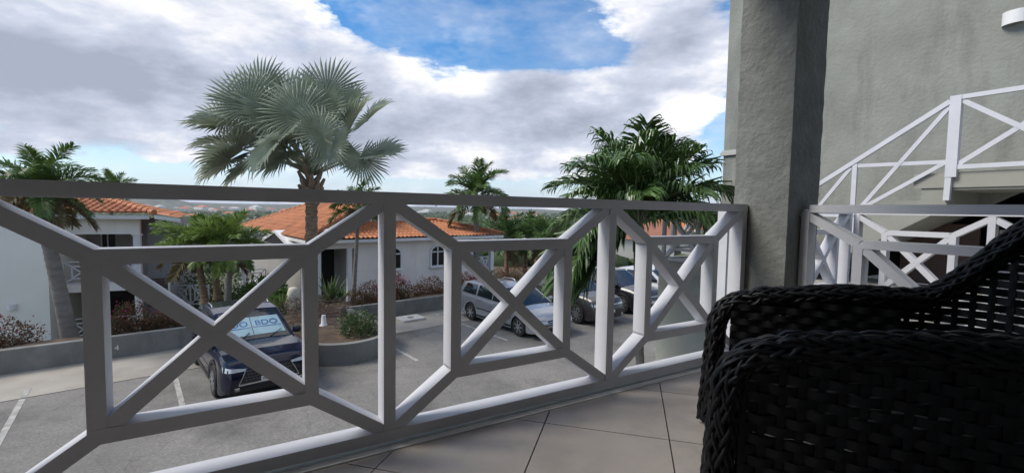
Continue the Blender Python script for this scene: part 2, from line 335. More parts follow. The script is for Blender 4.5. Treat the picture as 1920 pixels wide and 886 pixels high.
# stencilled bay number
def text_mesh(body, size, extr=.002):
    cu_ = bpy.data.curves.new('t', 'FONT'); cu_.body = body; cu_.size = size; cu_.extrude = extr; cu_.align_x = 'CENTER'; cu_.align_y = 'CENTER'
    ob = bpy.data.objects.new('t', cu_); COL.objects.link(ob); dg = bpy.context.evaluated_depsgraph_get(); me = bpy.data.meshes.new_from_object(ob.evaluated_get(dg)); bpy.data.objects.remove(ob); return me
def place_text(name, body, size, org, ex, ey, m, root):
    me = text_mesh(body, size); ez = ex.cross(ey); o = link(name, me, m, root); o.matrix_basis = Matrix(((ex.x, ey.x, ez.x, org.x), (ex.y, ey.y, ez.y, org.y), (ex.z, ey.z, ez.z, org.z), (0, 0, 0, 1)))
    if root is not None: o.matrix_parent_inverse = root.matrix_basis.inverted()
    return o
q = hit(219, 652, L(0, .004), VD); place_text('stencilled_number', '4', .20, q, UD, UP, WHITE2, pw)

# ------------------------------------------------------------------ balcony
mb = MB(); bbox(mb, -3.6, 3.02, -3.5, .16, -.22, -.022); struct('balcony_slab', mb.v, mb.f, STUCCO)
mb = MB(); bbox(mb, -3.6, 2.74, -3.5, -.001, -.0215, -.010); floor = struct('balcony_floor', mb.v, mb.f, GROUT)
# floor tiles, each a piece of its own, clipped to the floor
TS = .559*EYE; ta = R(-14.606); T1 = Vector((math.cos(ta), math.sin(ta), 0)); T2 = Vector((-T1.y, T1.x, 0)); TO = Vector((.7104*EYE, 1.9465*EYE, 0))
def clip(poly, f):
    out = []
    for i, p in enumerate(poly):
        q = poly[(i+1) % len(poly)]; a, b = f(p), f(q)
        if a >= 0: out.append(p)
        if (a >= 0) != (b >= 0): out.append(p + (q-p)*(a/(a-b)))
    return out
lim = [lambda p: -.004-(p-A0).dot(OD), lambda p: (p-A0).dot(OD)+3.4, lambda p: (p-A0).dot(SD)+3.4, lambda p: 2.70-(p-A0).dot(SD)]
g = .0028
for i in range(-14, 10):
    for j in range(-14, 10):
        poly = [TO+T1*(TS*(i+a)+b*g)+T2*(TS*(j+c)+d*g) for a, b, c, d in ((0, 1, 0, 1), (1, -1, 0, 1), (1, -1, 1, -1), (0, 1, 1, -1))]
        for f_ in lim:
            poly = clip(poly, f_)
            if len(poly) < 3: break
        if len(poly) < 3: continue
        c = sum(poly, Vector())/len(poly); dz = random.uniform(-.0004, .0004)
        mb = MB().prism([p-UP*.009 for p in poly], UP*(.009+dz)); part('tile', mb.v, mb.f, TILE, floor)
EDGE = mat('edge_white', (.82, .82, .82), .6, .08, 5, grime=.3, gscale=6)
mb = MB(); bbox(mb, -3.6, 2.655, 0, .036, -.021, .004); struct('floor_edge_strip', mb.v, mb.f, EDGE)
mb = MB(); bbox(mb, 2.702, 2.735, -3.4, -.21, -.009, .004); struct('floor_edge_strip', mb.v, mb.f, WHITE2)
# roof over the balcony, house walls behind and beside it
mb = MB(); bbox(mb, -3.7, 3.02, -3.7, .16, 2.62, 2.85); struct('balcony_ceiling', mb.v, mb.f, CEIL)
mb = MB(); bbox(mb, -3.6, 3.5, -3.75, -3.5, -3.2, 2.615); struct('house_wall', mb.v, mb.f, STUCCO)
mb = MB(); bbox(mb, -3.9, -3.6, -3.5, .16, -3.2, 2.615); struct('house_wall', mb.v, mb.f, STUCCO)
# column with rough render: displaced grid so that its arrises wander
def rough_column(name, s0, s1, o0, o1, z0, z1, label):
    t = thing(name, label, 'column', B((s0+s1)/2, (o0+o1)/2, z0)); per = []
    nx = 10
    for a in range(nx): per.append((s0+(s1-s0)*a/nx, o0))
    for a in range(nx): per.append((s1, o0+(o1-o0)*a/nx))
    for a in range(nx): per.append((s1-(s1-s0)*a/nx, o1))
    for a in range(nx): per.append((s0, o1-(o1-o0)*a/nx))
    k = len(per); nz = 90; v = []; f = []; cs, co = (s0+s1)/2, (o0+o1)/2
    for i in range(nz+1):
        z = z0+(z1-z0)*i/nz
        for j, (s, o) in enumerate(per):
            w = (vnoise(np.array(s*7+o*5.1), np.array(z*7.), .55, 9)-.5)*.006 + (random.random()-.5)*.002
            v.append(B(s+(s-cs)*w*5, o+(o-co)*w*5, z))
    for i in range(nz):
        for j in range(k): f.append((i*k+j, i*k+(j+1) % k, (i+1)*k+(j+1) % k, (i+1)*k+j))
    return part('shaft', v, f, STUCCO_R, t, 50)
rough_column('column', 2.66, 3.01, -.206, .148, -.0, 2.618, 'square rough rendered grey column at the corner of the balcony')
# supports of the balcony, down to the car park
mb = MB(); bbox(mb, 2.67, 3.0, -.2, .14, ZL, -.222); struct('balcony_pier', mb.v, mb.f, STUCCO)

# ------------------------------------------------------------------ railings
T_ = .047
def railing(name, label, P, posts, z0=0., d0=0., depth=.09, sk=(), inner=.285, zt=(.965, 1.012), zb=(.016, .062), zi=(.248, .79), t=T_, end_gap=0):
    """P(s, depth, z) -> point. Chinese pattern: corner braces, inner frame, cross."""
    root = thing(name, label, 'railing', P((posts[0]+posts[-1])/2, 0, z0))
    def bar(nm, a, b, w, e0, e1):
        a = Vector(a); b = Vector(b); d = (b-a).normalized(); q = Vector((-d.y, d.x))*w/2
        mb = MB().prism([P(p.x, d0+e0, z0+p.y) for p in (a-q, b-q, b+q, a+q)], P(0, d0+depth-e1, 0)-P(0, d0+e0, 0)); return mb.out(nm, WHITE, root)
    s0, s1 = posts[0]-t/2, posts[-1]+t/2
    bar('top_rail', (s0-.0, sum(zt)/2), (s1+.0, sum(zt)/2), zt[1]-zt[0], -.002, -.002)
    bar('bottom_rail', (s0, sum(zb)/2), (s1, sum(zb)/2), zb[1]-zb[0], -.001, -.001)
    for i, s in enumerate(posts): bar('post', (s, zb[1]+.0004), (s, zt[0]-.0004), t, 0, 0)
    for i in range(len(posts)-1):
        a, b = posts[i]+t/2, posts[i+1]-t/2; k = posts[i+1]-posts[i]
        ia, ib = posts[i]+inner*k/1.165, posts[i+1]-inner*k/1.165; z1, z2 = zi
        for (p, q_) in (((a, zt[0]), (ia, z2)), ((b, zt[0]), (ib, z2)), ((a, zb[1]), (ia, z1)), ((b, zb[1]), (ib, z1))): bar('corner_brace', p, q_, t, .0040, .0040)
        bar('frame_bar', (ia-t/2, z2), (ib+t/2, z2), t, .0022, .0022); bar('frame_bar', (ia-t/2, z1), (ib+t/2, z1), t, .0022, .0022)
        bar('frame_upright', (ia, z1), (ia, z2), t, .0030, .0030); bar('frame_upright', (ib, z1), (ib, z2), t, .0030, .0030)
        bar('cross_bar', (ia, z1), (ib, z2), t, .0050, .0050); bar('cross_bar', (ia, z2), (ib, z1), t, .0062, .0062)
    return root
railing('balcony_railing', 'white lattice railing along the front of the tiled balcony', lambda s, d, z: B(s, .045+d, z), [-2.01, -.845, .32, 1.487, 2.63])
railing('balcony_railing', 'white lattice railing on the side of the balcony beside the wicker chair', lambda s, d, z: B(2.80+d, s, z), [-.236, -1.40, -2.56, -3.46])
railing('walkway_railing', 'bright white lattice railing across the gap, parallel to the side railing', lambda s, d, z: B(5.2+d, s, z), [.47, -.50, -1.46, -2.42, -3.4])
railing('walkway_railing', 'short white lattice railing behind the column, running to the walkway', lambda s, d, z: B(s, .50+d, z), [3.15, 4.18, 5.16])

# ------------------------------------------------------------------ stair building on the right
sb = thing('stair_building', 'tall grey-green stucco building with an outside staircase beyond the column', 'building', B(8.6, 1, ZL))
SW = 8.12; OC = 4.02
mb = MB(); bbox(mb, SW, SW+.25, -9, OC, 1.28, 7.0)
mb.prism([B(SW, -.02, 1.2798), B(SW, 1.9, .03), B(SW, 1.9, 1.2798)], SD*.25); bbox(mb, SW, SW+.25, 1.9003, OC, ZL-.2, 1.2795); bbox(mb, SW, SW+.25, -9, -3.4, ZL-.2, 1.2795); bbox(mb, SW, SW+.25, -3.3995, 1.8995, ZL-.2, -.05)
mb.out('wall', STUCCO, sb)
mb = MB(); bbox(mb, SW+.2502, SW+7, OC-.25, OC-.001, ZL-.2, 7.0); mb.out('wall', STUCCO, sb)
mb = MB()
for lo, hi, p in ((2.10, 2.16, .05), (2.161, 2.20, .03)):
    bbox(mb, SW-p, SW-.001, 2.6, OC+p, lo, hi); bbox(mb, SW, SW+6, OC+.001, OC+p, lo, hi)
mb.out('string_course', mat('stucco_trim', (.42, .43, .40), .8, .1, 3), sb)
mb = MB(); bbox(mb, SW-.4, SW+7.2, -9, OC+.4, 7.0, 7.25); mb.out('roof_slab', CONC_L, sb)
# store room under the stair; its shade is put into near-black walls
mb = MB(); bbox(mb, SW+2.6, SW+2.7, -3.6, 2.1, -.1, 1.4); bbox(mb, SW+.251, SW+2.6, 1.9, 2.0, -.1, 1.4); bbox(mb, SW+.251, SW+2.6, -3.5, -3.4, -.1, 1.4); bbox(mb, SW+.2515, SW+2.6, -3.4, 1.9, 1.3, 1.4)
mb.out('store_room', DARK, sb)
mb = MB(); bbox(mb, SW+.05, SW+.1, .28, 1.1, 0.0, .86); mb.out('store_door', BROWN, sb)
mb = MB(); bbox(mb, SW+.05, SW+.1, -.62, .1, 0.0, .80); mb.out('store_door', STUCCO_D, sb)
# walkway slab and the wall under it
mb = MB(); bbox(mb, 6.93, SW-.002, -9, 4.62, -.20, -.001); bbox(mb, 5.18, 6.93, -9, .62, -.1995, -.002); mb.out('walkway_slab', CONC_L, sb)
mb = MB(); bbox(mb, SW, SW+1.3, OC+.002, 4.62, -.2, -.0015); mb.out('walkway_slab', CONC_L, sb)
mb = MB(); bbox(mb, 6.98, 7.12, .0, 4.56, ZL-.1, -.2002); bbox(mb, 5.22, 5.36, -9, .58, ZL-.1, -.2); bbox(mb, 5.3602, 6.98, .44, .58, ZL-.1, -.2); bbox(mb, 7.1202, SW, 4.42, 4.56, ZL-.1, -.2003); mb.out('under_wall', mat('under_wall_stucco', (.36, .37, .325), .9, .12, 1.4, .2, 25), sb)
# stairs
mb = MB(); zl_ = 1.48; nst = 9; run = 2.22; ob = .30
poly = [(-6, zl_), (ob, zl_)]
for i in range(nst):
    z = zl_*(1-(i+1)/nst); o_ = ob+run*i/nst; poly += [(o_, max(z, .0)+0), (o_+run/nst, max(z, 0))]
poly = poly[:-1] + [(ob+run, 0.0), (2.2, 0.0), (1.93, 0.0), (-.02, 1.272), (-6, 1.272)]
pts = [B(7.02, o_, z) for o_, z in poly]
# the flight as convex strips, so its side is a clean face
mbs = MB(); mbs.obox(B(7.02, -6, 1.272), SD*(SW-7.022), OD*6.32, UP*.208)
for i in range(nst-1):
    o_ = ob+run*i/nst; o2 = o_+run/nst; zt_ = zl_*(1-(i+1)/nst); lo = lambda oo: max(0.001, 1.272-(oo+.02)*.652)
    mbs.prism([B(7.02, o_, lo(o_) if i else 1.06), B(7.02, o2, lo(o2)), B(7.02, o2, zt_), B(7.02, o_, zt_)], SD*(SW-7.022))
mbs.out('staircase', mat('stair_concrete', (.29, .29, .255), .9, .12, 2, .15, 30), sb)
mb = MB(); bbox(mb, 7.0, 7.018, -6, .62, 1.30, 1.474); mb.out('landing_fascia', mat('fascia_beige', (.31, .305, .265), .85, .1, 2), sb)
# stair rail: flat white timbers
sr = thing('stair_railing', 'white timber cross railing climbing the outside staircase', 'railing', B(7, .3, 1.48))
def flat(nm, a, b, w, d0=6.96, dd=.04, root=sr, m=WHITE):
    a = Vector(a); b = Vector(b); d = (b-a).normalized(); q = Vector((-d.y, d.x))*w/2
    return MB().prism([B(d0, p.x, p.y) for p in (a-q, b-q, b+q, a+q)], SD*dd).out(nm, m, root)
nw = .27; sl_ = .665
hz = lambda o_: 2.31-(o_-.31)*sl_
flat('newel_post', (nw, 1.42), (nw, 2.36), .10, 6.945, .085); flat('newel_post', (nw+.025, 1.15), (nw+.02, 1.4195), .055, 6.95, .06)
flat('post', (1.25, hz(1.25)-.03), (1.25, .68), .055); flat('post', (2.25, hz(2.25)-.02), (2.25, .0), .055)
flat('handrail', (nw+.05, hz(nw+.05)), (2.36, hz(2.36)), .055, 6.952, .06); flat('handrail', (2.33, .985), (4.4, .985), .05, 6.953, .06)
flat('stair_bar', (nw+.05, 1.60), (2.25, 1.60-1.93*sl_+.0), .045, 6.963, .03)
for a, b in ((nw, 1.25), (1.25, 2.25)):
    flat('cross_bar', (a+.05, hz(a+.05)-.05), (b-.02, hz(b)-.72), .045, 6.966, .03)
    flat('cross_bar', (a+.05, hz(a+.05)-.70), (b-.02, hz(b)-.06), .045, 6.970, .03)
xs = [nw, -.75, -1.75, -2.75, -3.75]
flat('handrail', (nw-.05, 2.335), (-3.75, 2.335), .05, 6.952, .06); flat('bottom_rail', (nw-.05, 1.535), (-3.75, 1.535), .05, 6.956, .05)
for a, b in zip(xs, xs[1:]):
    flat('post', (b, 1.5605), (b, 2.3095), .05); flat('cross_bar', (a-.05, 2.30), (b+.025, 1.565), .05, 6.964, .03); flat('cross_bar', (a-.05, 1.565), (b+.025, 2.30), .05, 6.968, .03)
railing('walkway_railing', 'white lattice railing along the walkway at the foot of the outside stairs', lambda s, d, z: B(6.96+d, s, z), [2.45, 3.45, 4.46], depth=.07)
railing('walkway_railing', 'white lattice railing round the outer corner of the raised walkway', lambda s, d, z: B(s, 4.48+d, z), [7.05, 8.1, 9.2], depth=.07)
# wall lamp: half-round white shade
def wall_lamp(label, P, n, r=.11, h=.17, d=.10):
    """half-cylinder shade on a wall; n = outward normal"""
    n = Vector(n); t = UP.cross(n); root = thing('wall_lamp', label, 'lamp', P); v = []; f = []; k = 14
    for z in (0, h):
        for i in range(k+1): a = PI*i/k; v.append(P + t*math.cos(a)*r + n*math.sin(a)*d + UP*z)
    for i in range(k): f.append((i, i+1, k+2+i, k+1+i))
    part('shade', v, f, WHITE2, root, 60)
    MB().obox(P-t*.04+UP*.03+n*.002, t*.08, n*.012, UP*.1).out('back_plate', WHITE2, root); return root
wall_lamp('white half-round wall lamp high on the grey-green stair building', hit(1906, 46, B(SW-.003, 0), SD), -SD, .13, .16, .11)

# ------------------------------------------------------------------ wicker chair
def wicker_chair():
    P0 = Vector((.636, 1.252, 0)); c1 = Vector((math.cos(R(-22.5)), math.sin(R(-22.5)), 0)); c2 = Vector((-c1.y, c1.x, 0)); Wd = .80; D = 1.02; RC = .33
    root = thing('wicker_armchair', 'black woven resin wicker armchair on the balcony tiles', 'chair', P0+c1*.5+c2*.4)
    # plan path from near front, round the back, to the far front
    segs = []; n = 60; plan = []
    l1 = D-RC; arc = PI/2*RC; l2 = Wd-2*RC; tot = 2*l1+2*arc+l2
    def C(p):
        p = min(max(p, 0), tot)
        if p < l1: return Vector((p, 0)), Vector((0, -1))
        p -= l1
        if p < arc: a = p/RC; return Vector((l1+RC*math.sin(a), RC-RC*math.cos(a))), Vector((math.sin(a), -math.cos(a)))
        p -= arc
        if p < l2: return Vector((D, RC+p)), Vector((1, 0))
        p -= l2
        if p < arc: a = p/RC; return Vector((l1+RC*math.cos(a), Wd-RC+RC*math.sin(a))), Vector((math.cos(a), math.sin(a)))
        p -= arc
        return Vector((l1-p, Wd)), Vector((0, 1))
    def rim(p):
        t = min(p, tot-p); e = smooth(.665, 1.10, t); return float(.600 + .035*smooth(.15, .5, t) + .38*e - .02*smooth(.12, 0, t))
    def W3(p, z, off=0):
        c, nn = C(p); fl = .05*(z-.3)*smooth(.7, 1.1, min(p, tot-p)); c = c+nn*(off+fl); return P0+c1*c.x+c2*c.y+UP*z
    # wefts
    ws = .046; z = .055; row = 0
    layers = [(.055+.03*i, 0., .0, 99) for i in range(32)] + [(.070+.03*i, -.04, .0, .62) for i in range(18)]
    for z, lay, _, pmax in layers:
        ps = np.arange(.03, tot-.03, ws/4); ps = [p for p in ps if min(p, tot-p) < pmax]
        runs = []; cur = []
        for p in ps:
            if rim(p) > z+.03 and (not cur or p-cur[-1] < .03): cur.append(p)
            elif cur: runs.append(cur); cur = [p] if rim(p) > z+.03 else []
        if cur: runs.append(cur)
        for cur in runs:
            if len(cur) < 4: continue
            v = []; f = []; ph = row % 2; wob = random.uniform(0, 6)
            for p in cur:
                of = lay+.0065*math.sin(PI*(p/ws+ph)); zz = z+.0025*math.sin(p*9+wob)
                for dz, do in ((-.0132, -.0022), (.0132, -.0022), (.0132, .0022), (-.0132, .0022)): v.append(W3(p, zz+dz, of+do))
            for i in range(len(cur)-1):
                for j in range(4): f.append((i*4+j, i*4+(j+1) % 4, (i+1)*4+(j+1) % 4, (i+1)*4+j))
            f += [(3, 2, 1, 0), tuple((len(cur)-1)*4+j for j in range(4))]
            part('weft_strand', v, f, RESIN, root, 40)
        row += 1
    for k in range(int(tot/ws)):
        p = (k+.5)*ws; top = rim(p)
        mb = MB(); c, nn = C(p); t = Vector((-nn.y, nn.x)); a = P0
        zs = np.linspace(.03, top, 8); v = []; f = []
        for z_ in zs:
            for dp, do in ((-.009, -.002), (.009, -.002), (.009, .002), (-.009, .002)): v.append(W3(p+dp, z_, do))
        for i in range(7):
            for j in range(4): f.append((i*4+j, i*4+(j+1) % 4, (i+1)*4+(j+1) % 4, (i+1)*4+j))
        part('warp_strand', v, f, RESIN, root, 40)
    # braided rim: up the near front edge, over the arm, round the back, down the far front edge
    path = []
    rr = .11
    for z_ in np.linspace(.02, rim(0)-rr, 14): path.append(W3(0, z_) - c1*(.02+.03*(1-z_/.5)))
    for a in np.linspace(0.15, PI/2, 7): path.append(W3(rr*(1-math.cos(a)), rim(0)-rr+rr*math.sin(a)) - c1*.02*(1-a/1.57))
    mid = [W3(p, rim(p)) for p in np.arange(rr+.03, tot-rr-.02, .03)]; path += mid
    for a in np.linspace(PI/2, .15, 7): path.append(W3(tot-rr*(1-math.cos(a)), rim(0)-rr+rr*math.sin(a)) - c1*.02*(1-a/1.57))
    for z_ in np.linspace(rim(0)-rr, .02, 14): path.append(W3(tot, z_) - c1*(.02+.03*(1-z_/.5)))
    # resample evenly
    P = [path[0]]; acc = [0]
    for a, b in zip(path, path[1:]): acc.append(acc[-1]+(b-a).length)
    m_ = int(acc[-1]/.009); pts = []; j = 0
    for i in range(m_+1):
        d = acc[-1]*i/m_
        while j < len(acc)-2 and acc[j+1] < d: j += 1
        t = (d-acc[j])/(acc[j+1]-acc[j]); pts.append(path[j].lerp(path[j+1], t))
    # strands
    fr = []; nr = c2.copy()
    for i, p in enumerate(pts):
        t = (pts[min(i+2, m_)]-pts[max(i-2, 0)]).normalized(); nr = (nr-t*nr.dot(t)).normalized(); fr.append((nr.copy(), t.cross(nr)))
    for sg, nk, rr_, pit in ((1, 12, .036, .70), (-1, 11, .034, .58)):
        for k in range(nk):
            st = []; w_ = random.uniform(0, 6)
            for i, p in enumerate(pts[::2]):
                a = sg*2*PI*(k/nk + (i*.018)/pit)+.12*math.sin(i*.21+w_); q1, q2 = fr[min(i*2, m_)]; r_ = rr_+.0055*math.sin(i*.018/pit*2*PI*nk*.5+k*PI); st.append(p+q1*math.cos(a)*r_*1.1+q2*math.sin(a)*r_*.95)
            MB().tube(st, .0070, 6).out('rim_strand', RESIN, root, 60)
    mb = MB().tube(pts[::4], .024, 8); mb.out('rim_core', RESIN, root, 60)
    # seat and front apron, legs
    mb = MB(); a = P0+c1*.04+c2*.04; mb.obox(a+UP*.33, c1*.86, c2*(Wd-.08), UP*.06); mb.out('seat', RESIN, root)
    mb = MB(); mb.obox(P0+c1*.02+c2*.04+UP*.06, c1*.012, c2*(Wd-.08), UP*.27); mb.out('front_apron', RESIN, root)
    for pp, qq in ((.03, .02), (.03, Wd-.02), (.92, .12), (.92, Wd-.12)):
        q = P0+c1*pp+c2*qq; MB().tube([q, q+UP*.34], .022, 8).out('leg', RESIN, root, 60)
    return root
wicker_chair()
#PART2
# ------------------------------------------------------------------ palms
def frond_mesh(name, ln, nl, ll, lw, e0, bend, droop, plume=0., seed=0, vee=.5, rs=.018, taper=.35, curl=0.):
    """pinnate frond from the origin along +X: returns (rachis mesh, leaflet mesh)"""
    rd = random.Random(seed); pts = []; p = Vector((0, 0, 0)); n = 14; el = e0
    dirs = []
    for i in range(n+1):
        pts.append(p.copy()); d = Vector((math.cos(el), 0, math.sin(el))); dirs.append(d); p = p+d*(ln/n); el -= bend/n*(.4+1.2*i/n)
    mb = MB().tube(pts, [rs*(1-.85*i/n) for i in range(n+1)], 5); rach = mk(name+'_rachis', mb.v, mb.f, 60)
    v = []; f = []
    for k in range(nl):
        t = .16+.84*(k+rd.uniform(-.3, .3))/nl; t = min(max(t, .12), .995); x = t*n; i = min(int(x), n-1); q = pts[i].lerp(pts[i+1], x-i); d = dirs[i]
        up = Vector((-d.z, 0, d.x)); L_ = ll*(1-taper*abs(t-.45)*1.6)*rd.uniform(.8, 1.1)*(1 if t < .9 else .75)
        for sgn in (-1, 1):
            a = R(38)+R(26)*(1-t)+rd.uniform(-.12, .12); side = Vector((0, sgn, 0))
            w = vee+rd.uniform(-.2, .2) + plume*rd.uniform(-1.5, 1.2)
            ld = (d*math.cos(a) + (side*math.cos(w)+up*math.sin(w))*math.sin(a)).normalized()
            wd = d.cross(ld).normalized(); wd = (d - ld*d.dot(ld)).normalized()
            m1 = q+ld*L_*.5 - Vector((0, 0, droop*L_*.12)); ld2 = (ld - Vector((0, 0, droop*rd.uniform(.6, 1.3)))).normalized(); m2 = m1+ld2*L_*.32; ld3 = (ld2-Vector((0, 0, droop*1.1+curl*rd.random()))).normalized(); tip = m2+ld3*L_*.26
            b = len(v); h = lw/2
            v += [q-wd*h*.5, q+wd*h*.5, m1-wd*h, m1+wd*h, m2-wd*h*.7, m2+wd*h*.7, tip]
            f += [(b, b+1, b+3, b+2), (b+2, b+3, b+5, b+4), (b+4, b+5, b+6)]
    return rach, mk(name+'_leaflets', v, f)
FR = {}
def frondset(key, **k):
    if key not in FR:
        FR[key] = [frond_mesh('%s%d' % (key, i), e0=e, bend=bd, seed=i*13+len(key), **k) for i, (e, bd) in enumerate(((1.35, .9), (1.05, 1.25), (.75, 1.35), (.35, 1.3), (-.1, 1.1), (-.55, .7)))]
    return FR[key]
def trunk_pts(base, top, bow=.0, n=14):
    base = Vector(base); top = Vector(top); return [base.lerp(top, i/n)+Vector((bow*math.sin(PI*i/n), 0, 0)) for i in range(n+1)]
def palm(name, label, base, top, rad, key, kw, nf, lm, tm=TRUNK, group=None, bow=0., seed=1, shaft=.0, elev=(0, 1), dead=0, rings=True, scale=1., low_az=None, azs=None, epow=1., spear=True, flare=1.35, lean=0, skirt=0):
    rd = random.Random(seed); root = thing(name, label, 'palm tree', base, 0, group); top = Vector(top); base = Vector(base)
    n = 40; pts = trunk_pts(base-UP*.15, top, bow, n); rr = []
    for i in range(n+1):
        t = i/n; r = rad*(1+(flare-1)*math.exp(-t*9)) * (1-.22*t); r *= 1+(.05 if i % 2 else -.02)*(1 if rings else 0); rr.append(r)
    MB().tube(pts, rr, 12).out('trunk', tm, root, 70)
    c = top.copy()
    if shaft: MB().tube([c-UP*.02, c+UP*shaft*.3, c+UP*shaft*.8, c+UP*shaft], [rad*.95, rad*1.05, rad*.7, rad*.4], 12).out('crownshaft', CSHAFT, root, 60); c = c+UP*shaft*.85
    fs = frondset(key, **kw)
    for i in range(nf):
        t = ((i+.5)/nf)**epow; k = min(5, int((elev[0]+(elev[1]-elev[0])*t)*6)); az = i*2.39996+rd.uniform(-.25, .25) if azs is None else azs[i]
        if low_az is not None and k >= 4: az = low_az+rd.uniform(-.4, .4)
        rm, lf = fs[k]; m = lm if not (dead and i >= nf-dead) else LEAF_B
        o = bpy.data.objects.new('frond', None)
        o = bpy.data.objects.new('frond', bpy.data.meshes.get(lf.name+'_'+m.name) or lf.copy()); COL.objects.link(o)
        if not o.data.name.endswith(m.name): o.data.name = lf.name+'_'+m.name
        if not o.data.materials: o.data.materials.append(m)
        s = scale*rd.uniform(.86, 1.1)
        o.parent = root; o.matrix_basis = Matrix.Translation(c-base) @ Matrix.Rotation(az, 4, 'Z') @ Matrix.Rotation(rd.uniform(-.12, .12), 4, 'Y') @ Matrix.Rotation(rd.uniform(-.25, .25), 4, 'X') @ Matrix.Diagonal((s, s, s, 1))
        q = link('rachis', rm, PETI, o)
    if spear: MB().tube([c, c+Vector((.05, 0, .45*scale)), c+Vector((.1, 0, 1.1*scale))], [.03*scale, .022*scale, .004], 6).out('spear_leaf', LEAF_Y, root, 60)
    for i in range(skirt):
        az = i*2.4; mb = MB(); p = c-UP*.1
        mb.tube([p, p+Vector((math.cos(az)*.25, math.sin(az)*.25, -.15)), p+Vector((math.cos(az)*.38, math.sin(az)*.38, -.7))], [.05, .06, .015], 6).out('dead_frond', SHEATH, root, 60)
    return root
FOX = dict(ln=2.1, nl=70, ll=.56, lw=.05, droop=.25, plume=.55)
ROY = dict(ln=2.5, nl=72, ll=.74, lw=.055, droop=.45, plume=.35)
MAN = dict(ln=1.7, nl=60, ll=.66, lw=.045, droop=.75, plume=.18, vee=.6, curl=1.6)
THIN = dict(ln=1.5, nl=56, ll=.46, lw=.05, droop=.35, plume=.4)
def bpt(px, py, Y, z):          # foot of a tree that stands at pixel column px, distance Y, on height z
    p = at(px, py, Y); return Vector((p.x, p.y, z))
# palm close to the balcony on the right
tp = at(1195, 470, 8.0)
palm('manila_palm', 'glossy dark green palm with ragged drooping leaflets close to the balcony railing', bpt(1213, 690, 8.0, ZL), tp, .085, 'man', MAN, 48, LEAF_D, TRUNK, bow=-.02, seed=12, shaft=.55, elev=(.0, .97), scale=1.0, spear=False, low_az=3.35, epow=1.3)
# royal palm on the left
palm('royal_palm', 'palm with a stout grey trunk standing in the bed before the left house', bpt(134, 630, 12.5, ZL+.3), at(80, 404, 12.3), .185, 'roy', ROY, 28, LEAF, TRUNK, seed=2, shaft=.75, elev=(.08, .97), scale=.55, dead=6, flare=1.2)
# trio between the houses
palm('foxtail_palm', 'bushy foxtail palm with a slim pale trunk behind the dark blue car', bpt(426, 566, 18.5, -3.0), at(432, 486, 18.5), .12, 'fox', FOX, 24, LEAF_Y, TRUNK, seed=3, shaft=.7, elev=(0, .95), scale=.76)
palm('foxtail_palm', 'bushy foxtail palm with a dark trunk beside the left house wall', bpt(385, 572, 19.5, -3.2), at(372, 488, 19.5), .15, 'fox', FOX, 26, LEAF_Y, TRUNK_B, seed=4, shaft=.7, elev=(0, .97), scale=.84, dead=7)
palm('foxtail_palm', 'bushy foxtail palm with a brown trunk between the pale trunk and the dark trunk', bpt(408, 570, 20.5, -3.2), at(402, 484, 20.5), .15, 'fox', FOX, 18, LEAF, TRUNK_B, seed=6, shaft=.6, elev=(0, .97), scale=.78, dead=6)
palm('slim_palm', 'slim palm with thin browned fronds beside the silver fan palm', bpt(662, 545, 18.0, -2.8), at(672, 402, 18.0), .085, 'thin', THIN, 16, LEAF_D, TRUNK, seed=8, shaft=.3, elev=(.05, .97), scale=.80, dead=2)
palm('royal_palm', 'tall palm with a smooth pale trunk in front of the tiled roof end', bpt(893, 540, 25.5, -3.3), at(893, 392, 25.5), .17, 'roy', ROY, 26, LEAF, TRUNK, seed=9, shaft=.9, elev=(0, .97), scale=.86, dead=2)
palm('palm', 'palm whose crown just shows above the ridge of the left house', bpt(206, 600, 27, -6.), at(208, 370, 27), .14, 'fox', FOX, 16, LEAF, TRUNK, seed=11, shaft=.4, elev=(0, .8), scale=.66)
for i, (px, Y, ty, sd_, lb) in enumerate(((950, 31, 448, 14, 'thick leafy palm standing beyond the white porch of the tiled house'), (985, 33, 448, 15, 'palm with a brown dead skirt, nearer the porch of the two skirted palms'), (1006, 35, 452, 16, 'palm with a brown dead skirt, farther from the porch of the two skirted palms'), (1040, 30, 455, 17, 'leafy palm behind the hanging frond of the near palm'))):
    palm('garden_palm', lb, bpt(px, 520, Y, -4.2), at(px, ty, Y), .17, 'fox', FOX, 20, LEAF if i % 2 else LEAF_D, TRUNK_B, group=None, seed=sd_, elev=(0, .97), scale=1.0, dead=3, skirt=7, spear=False)

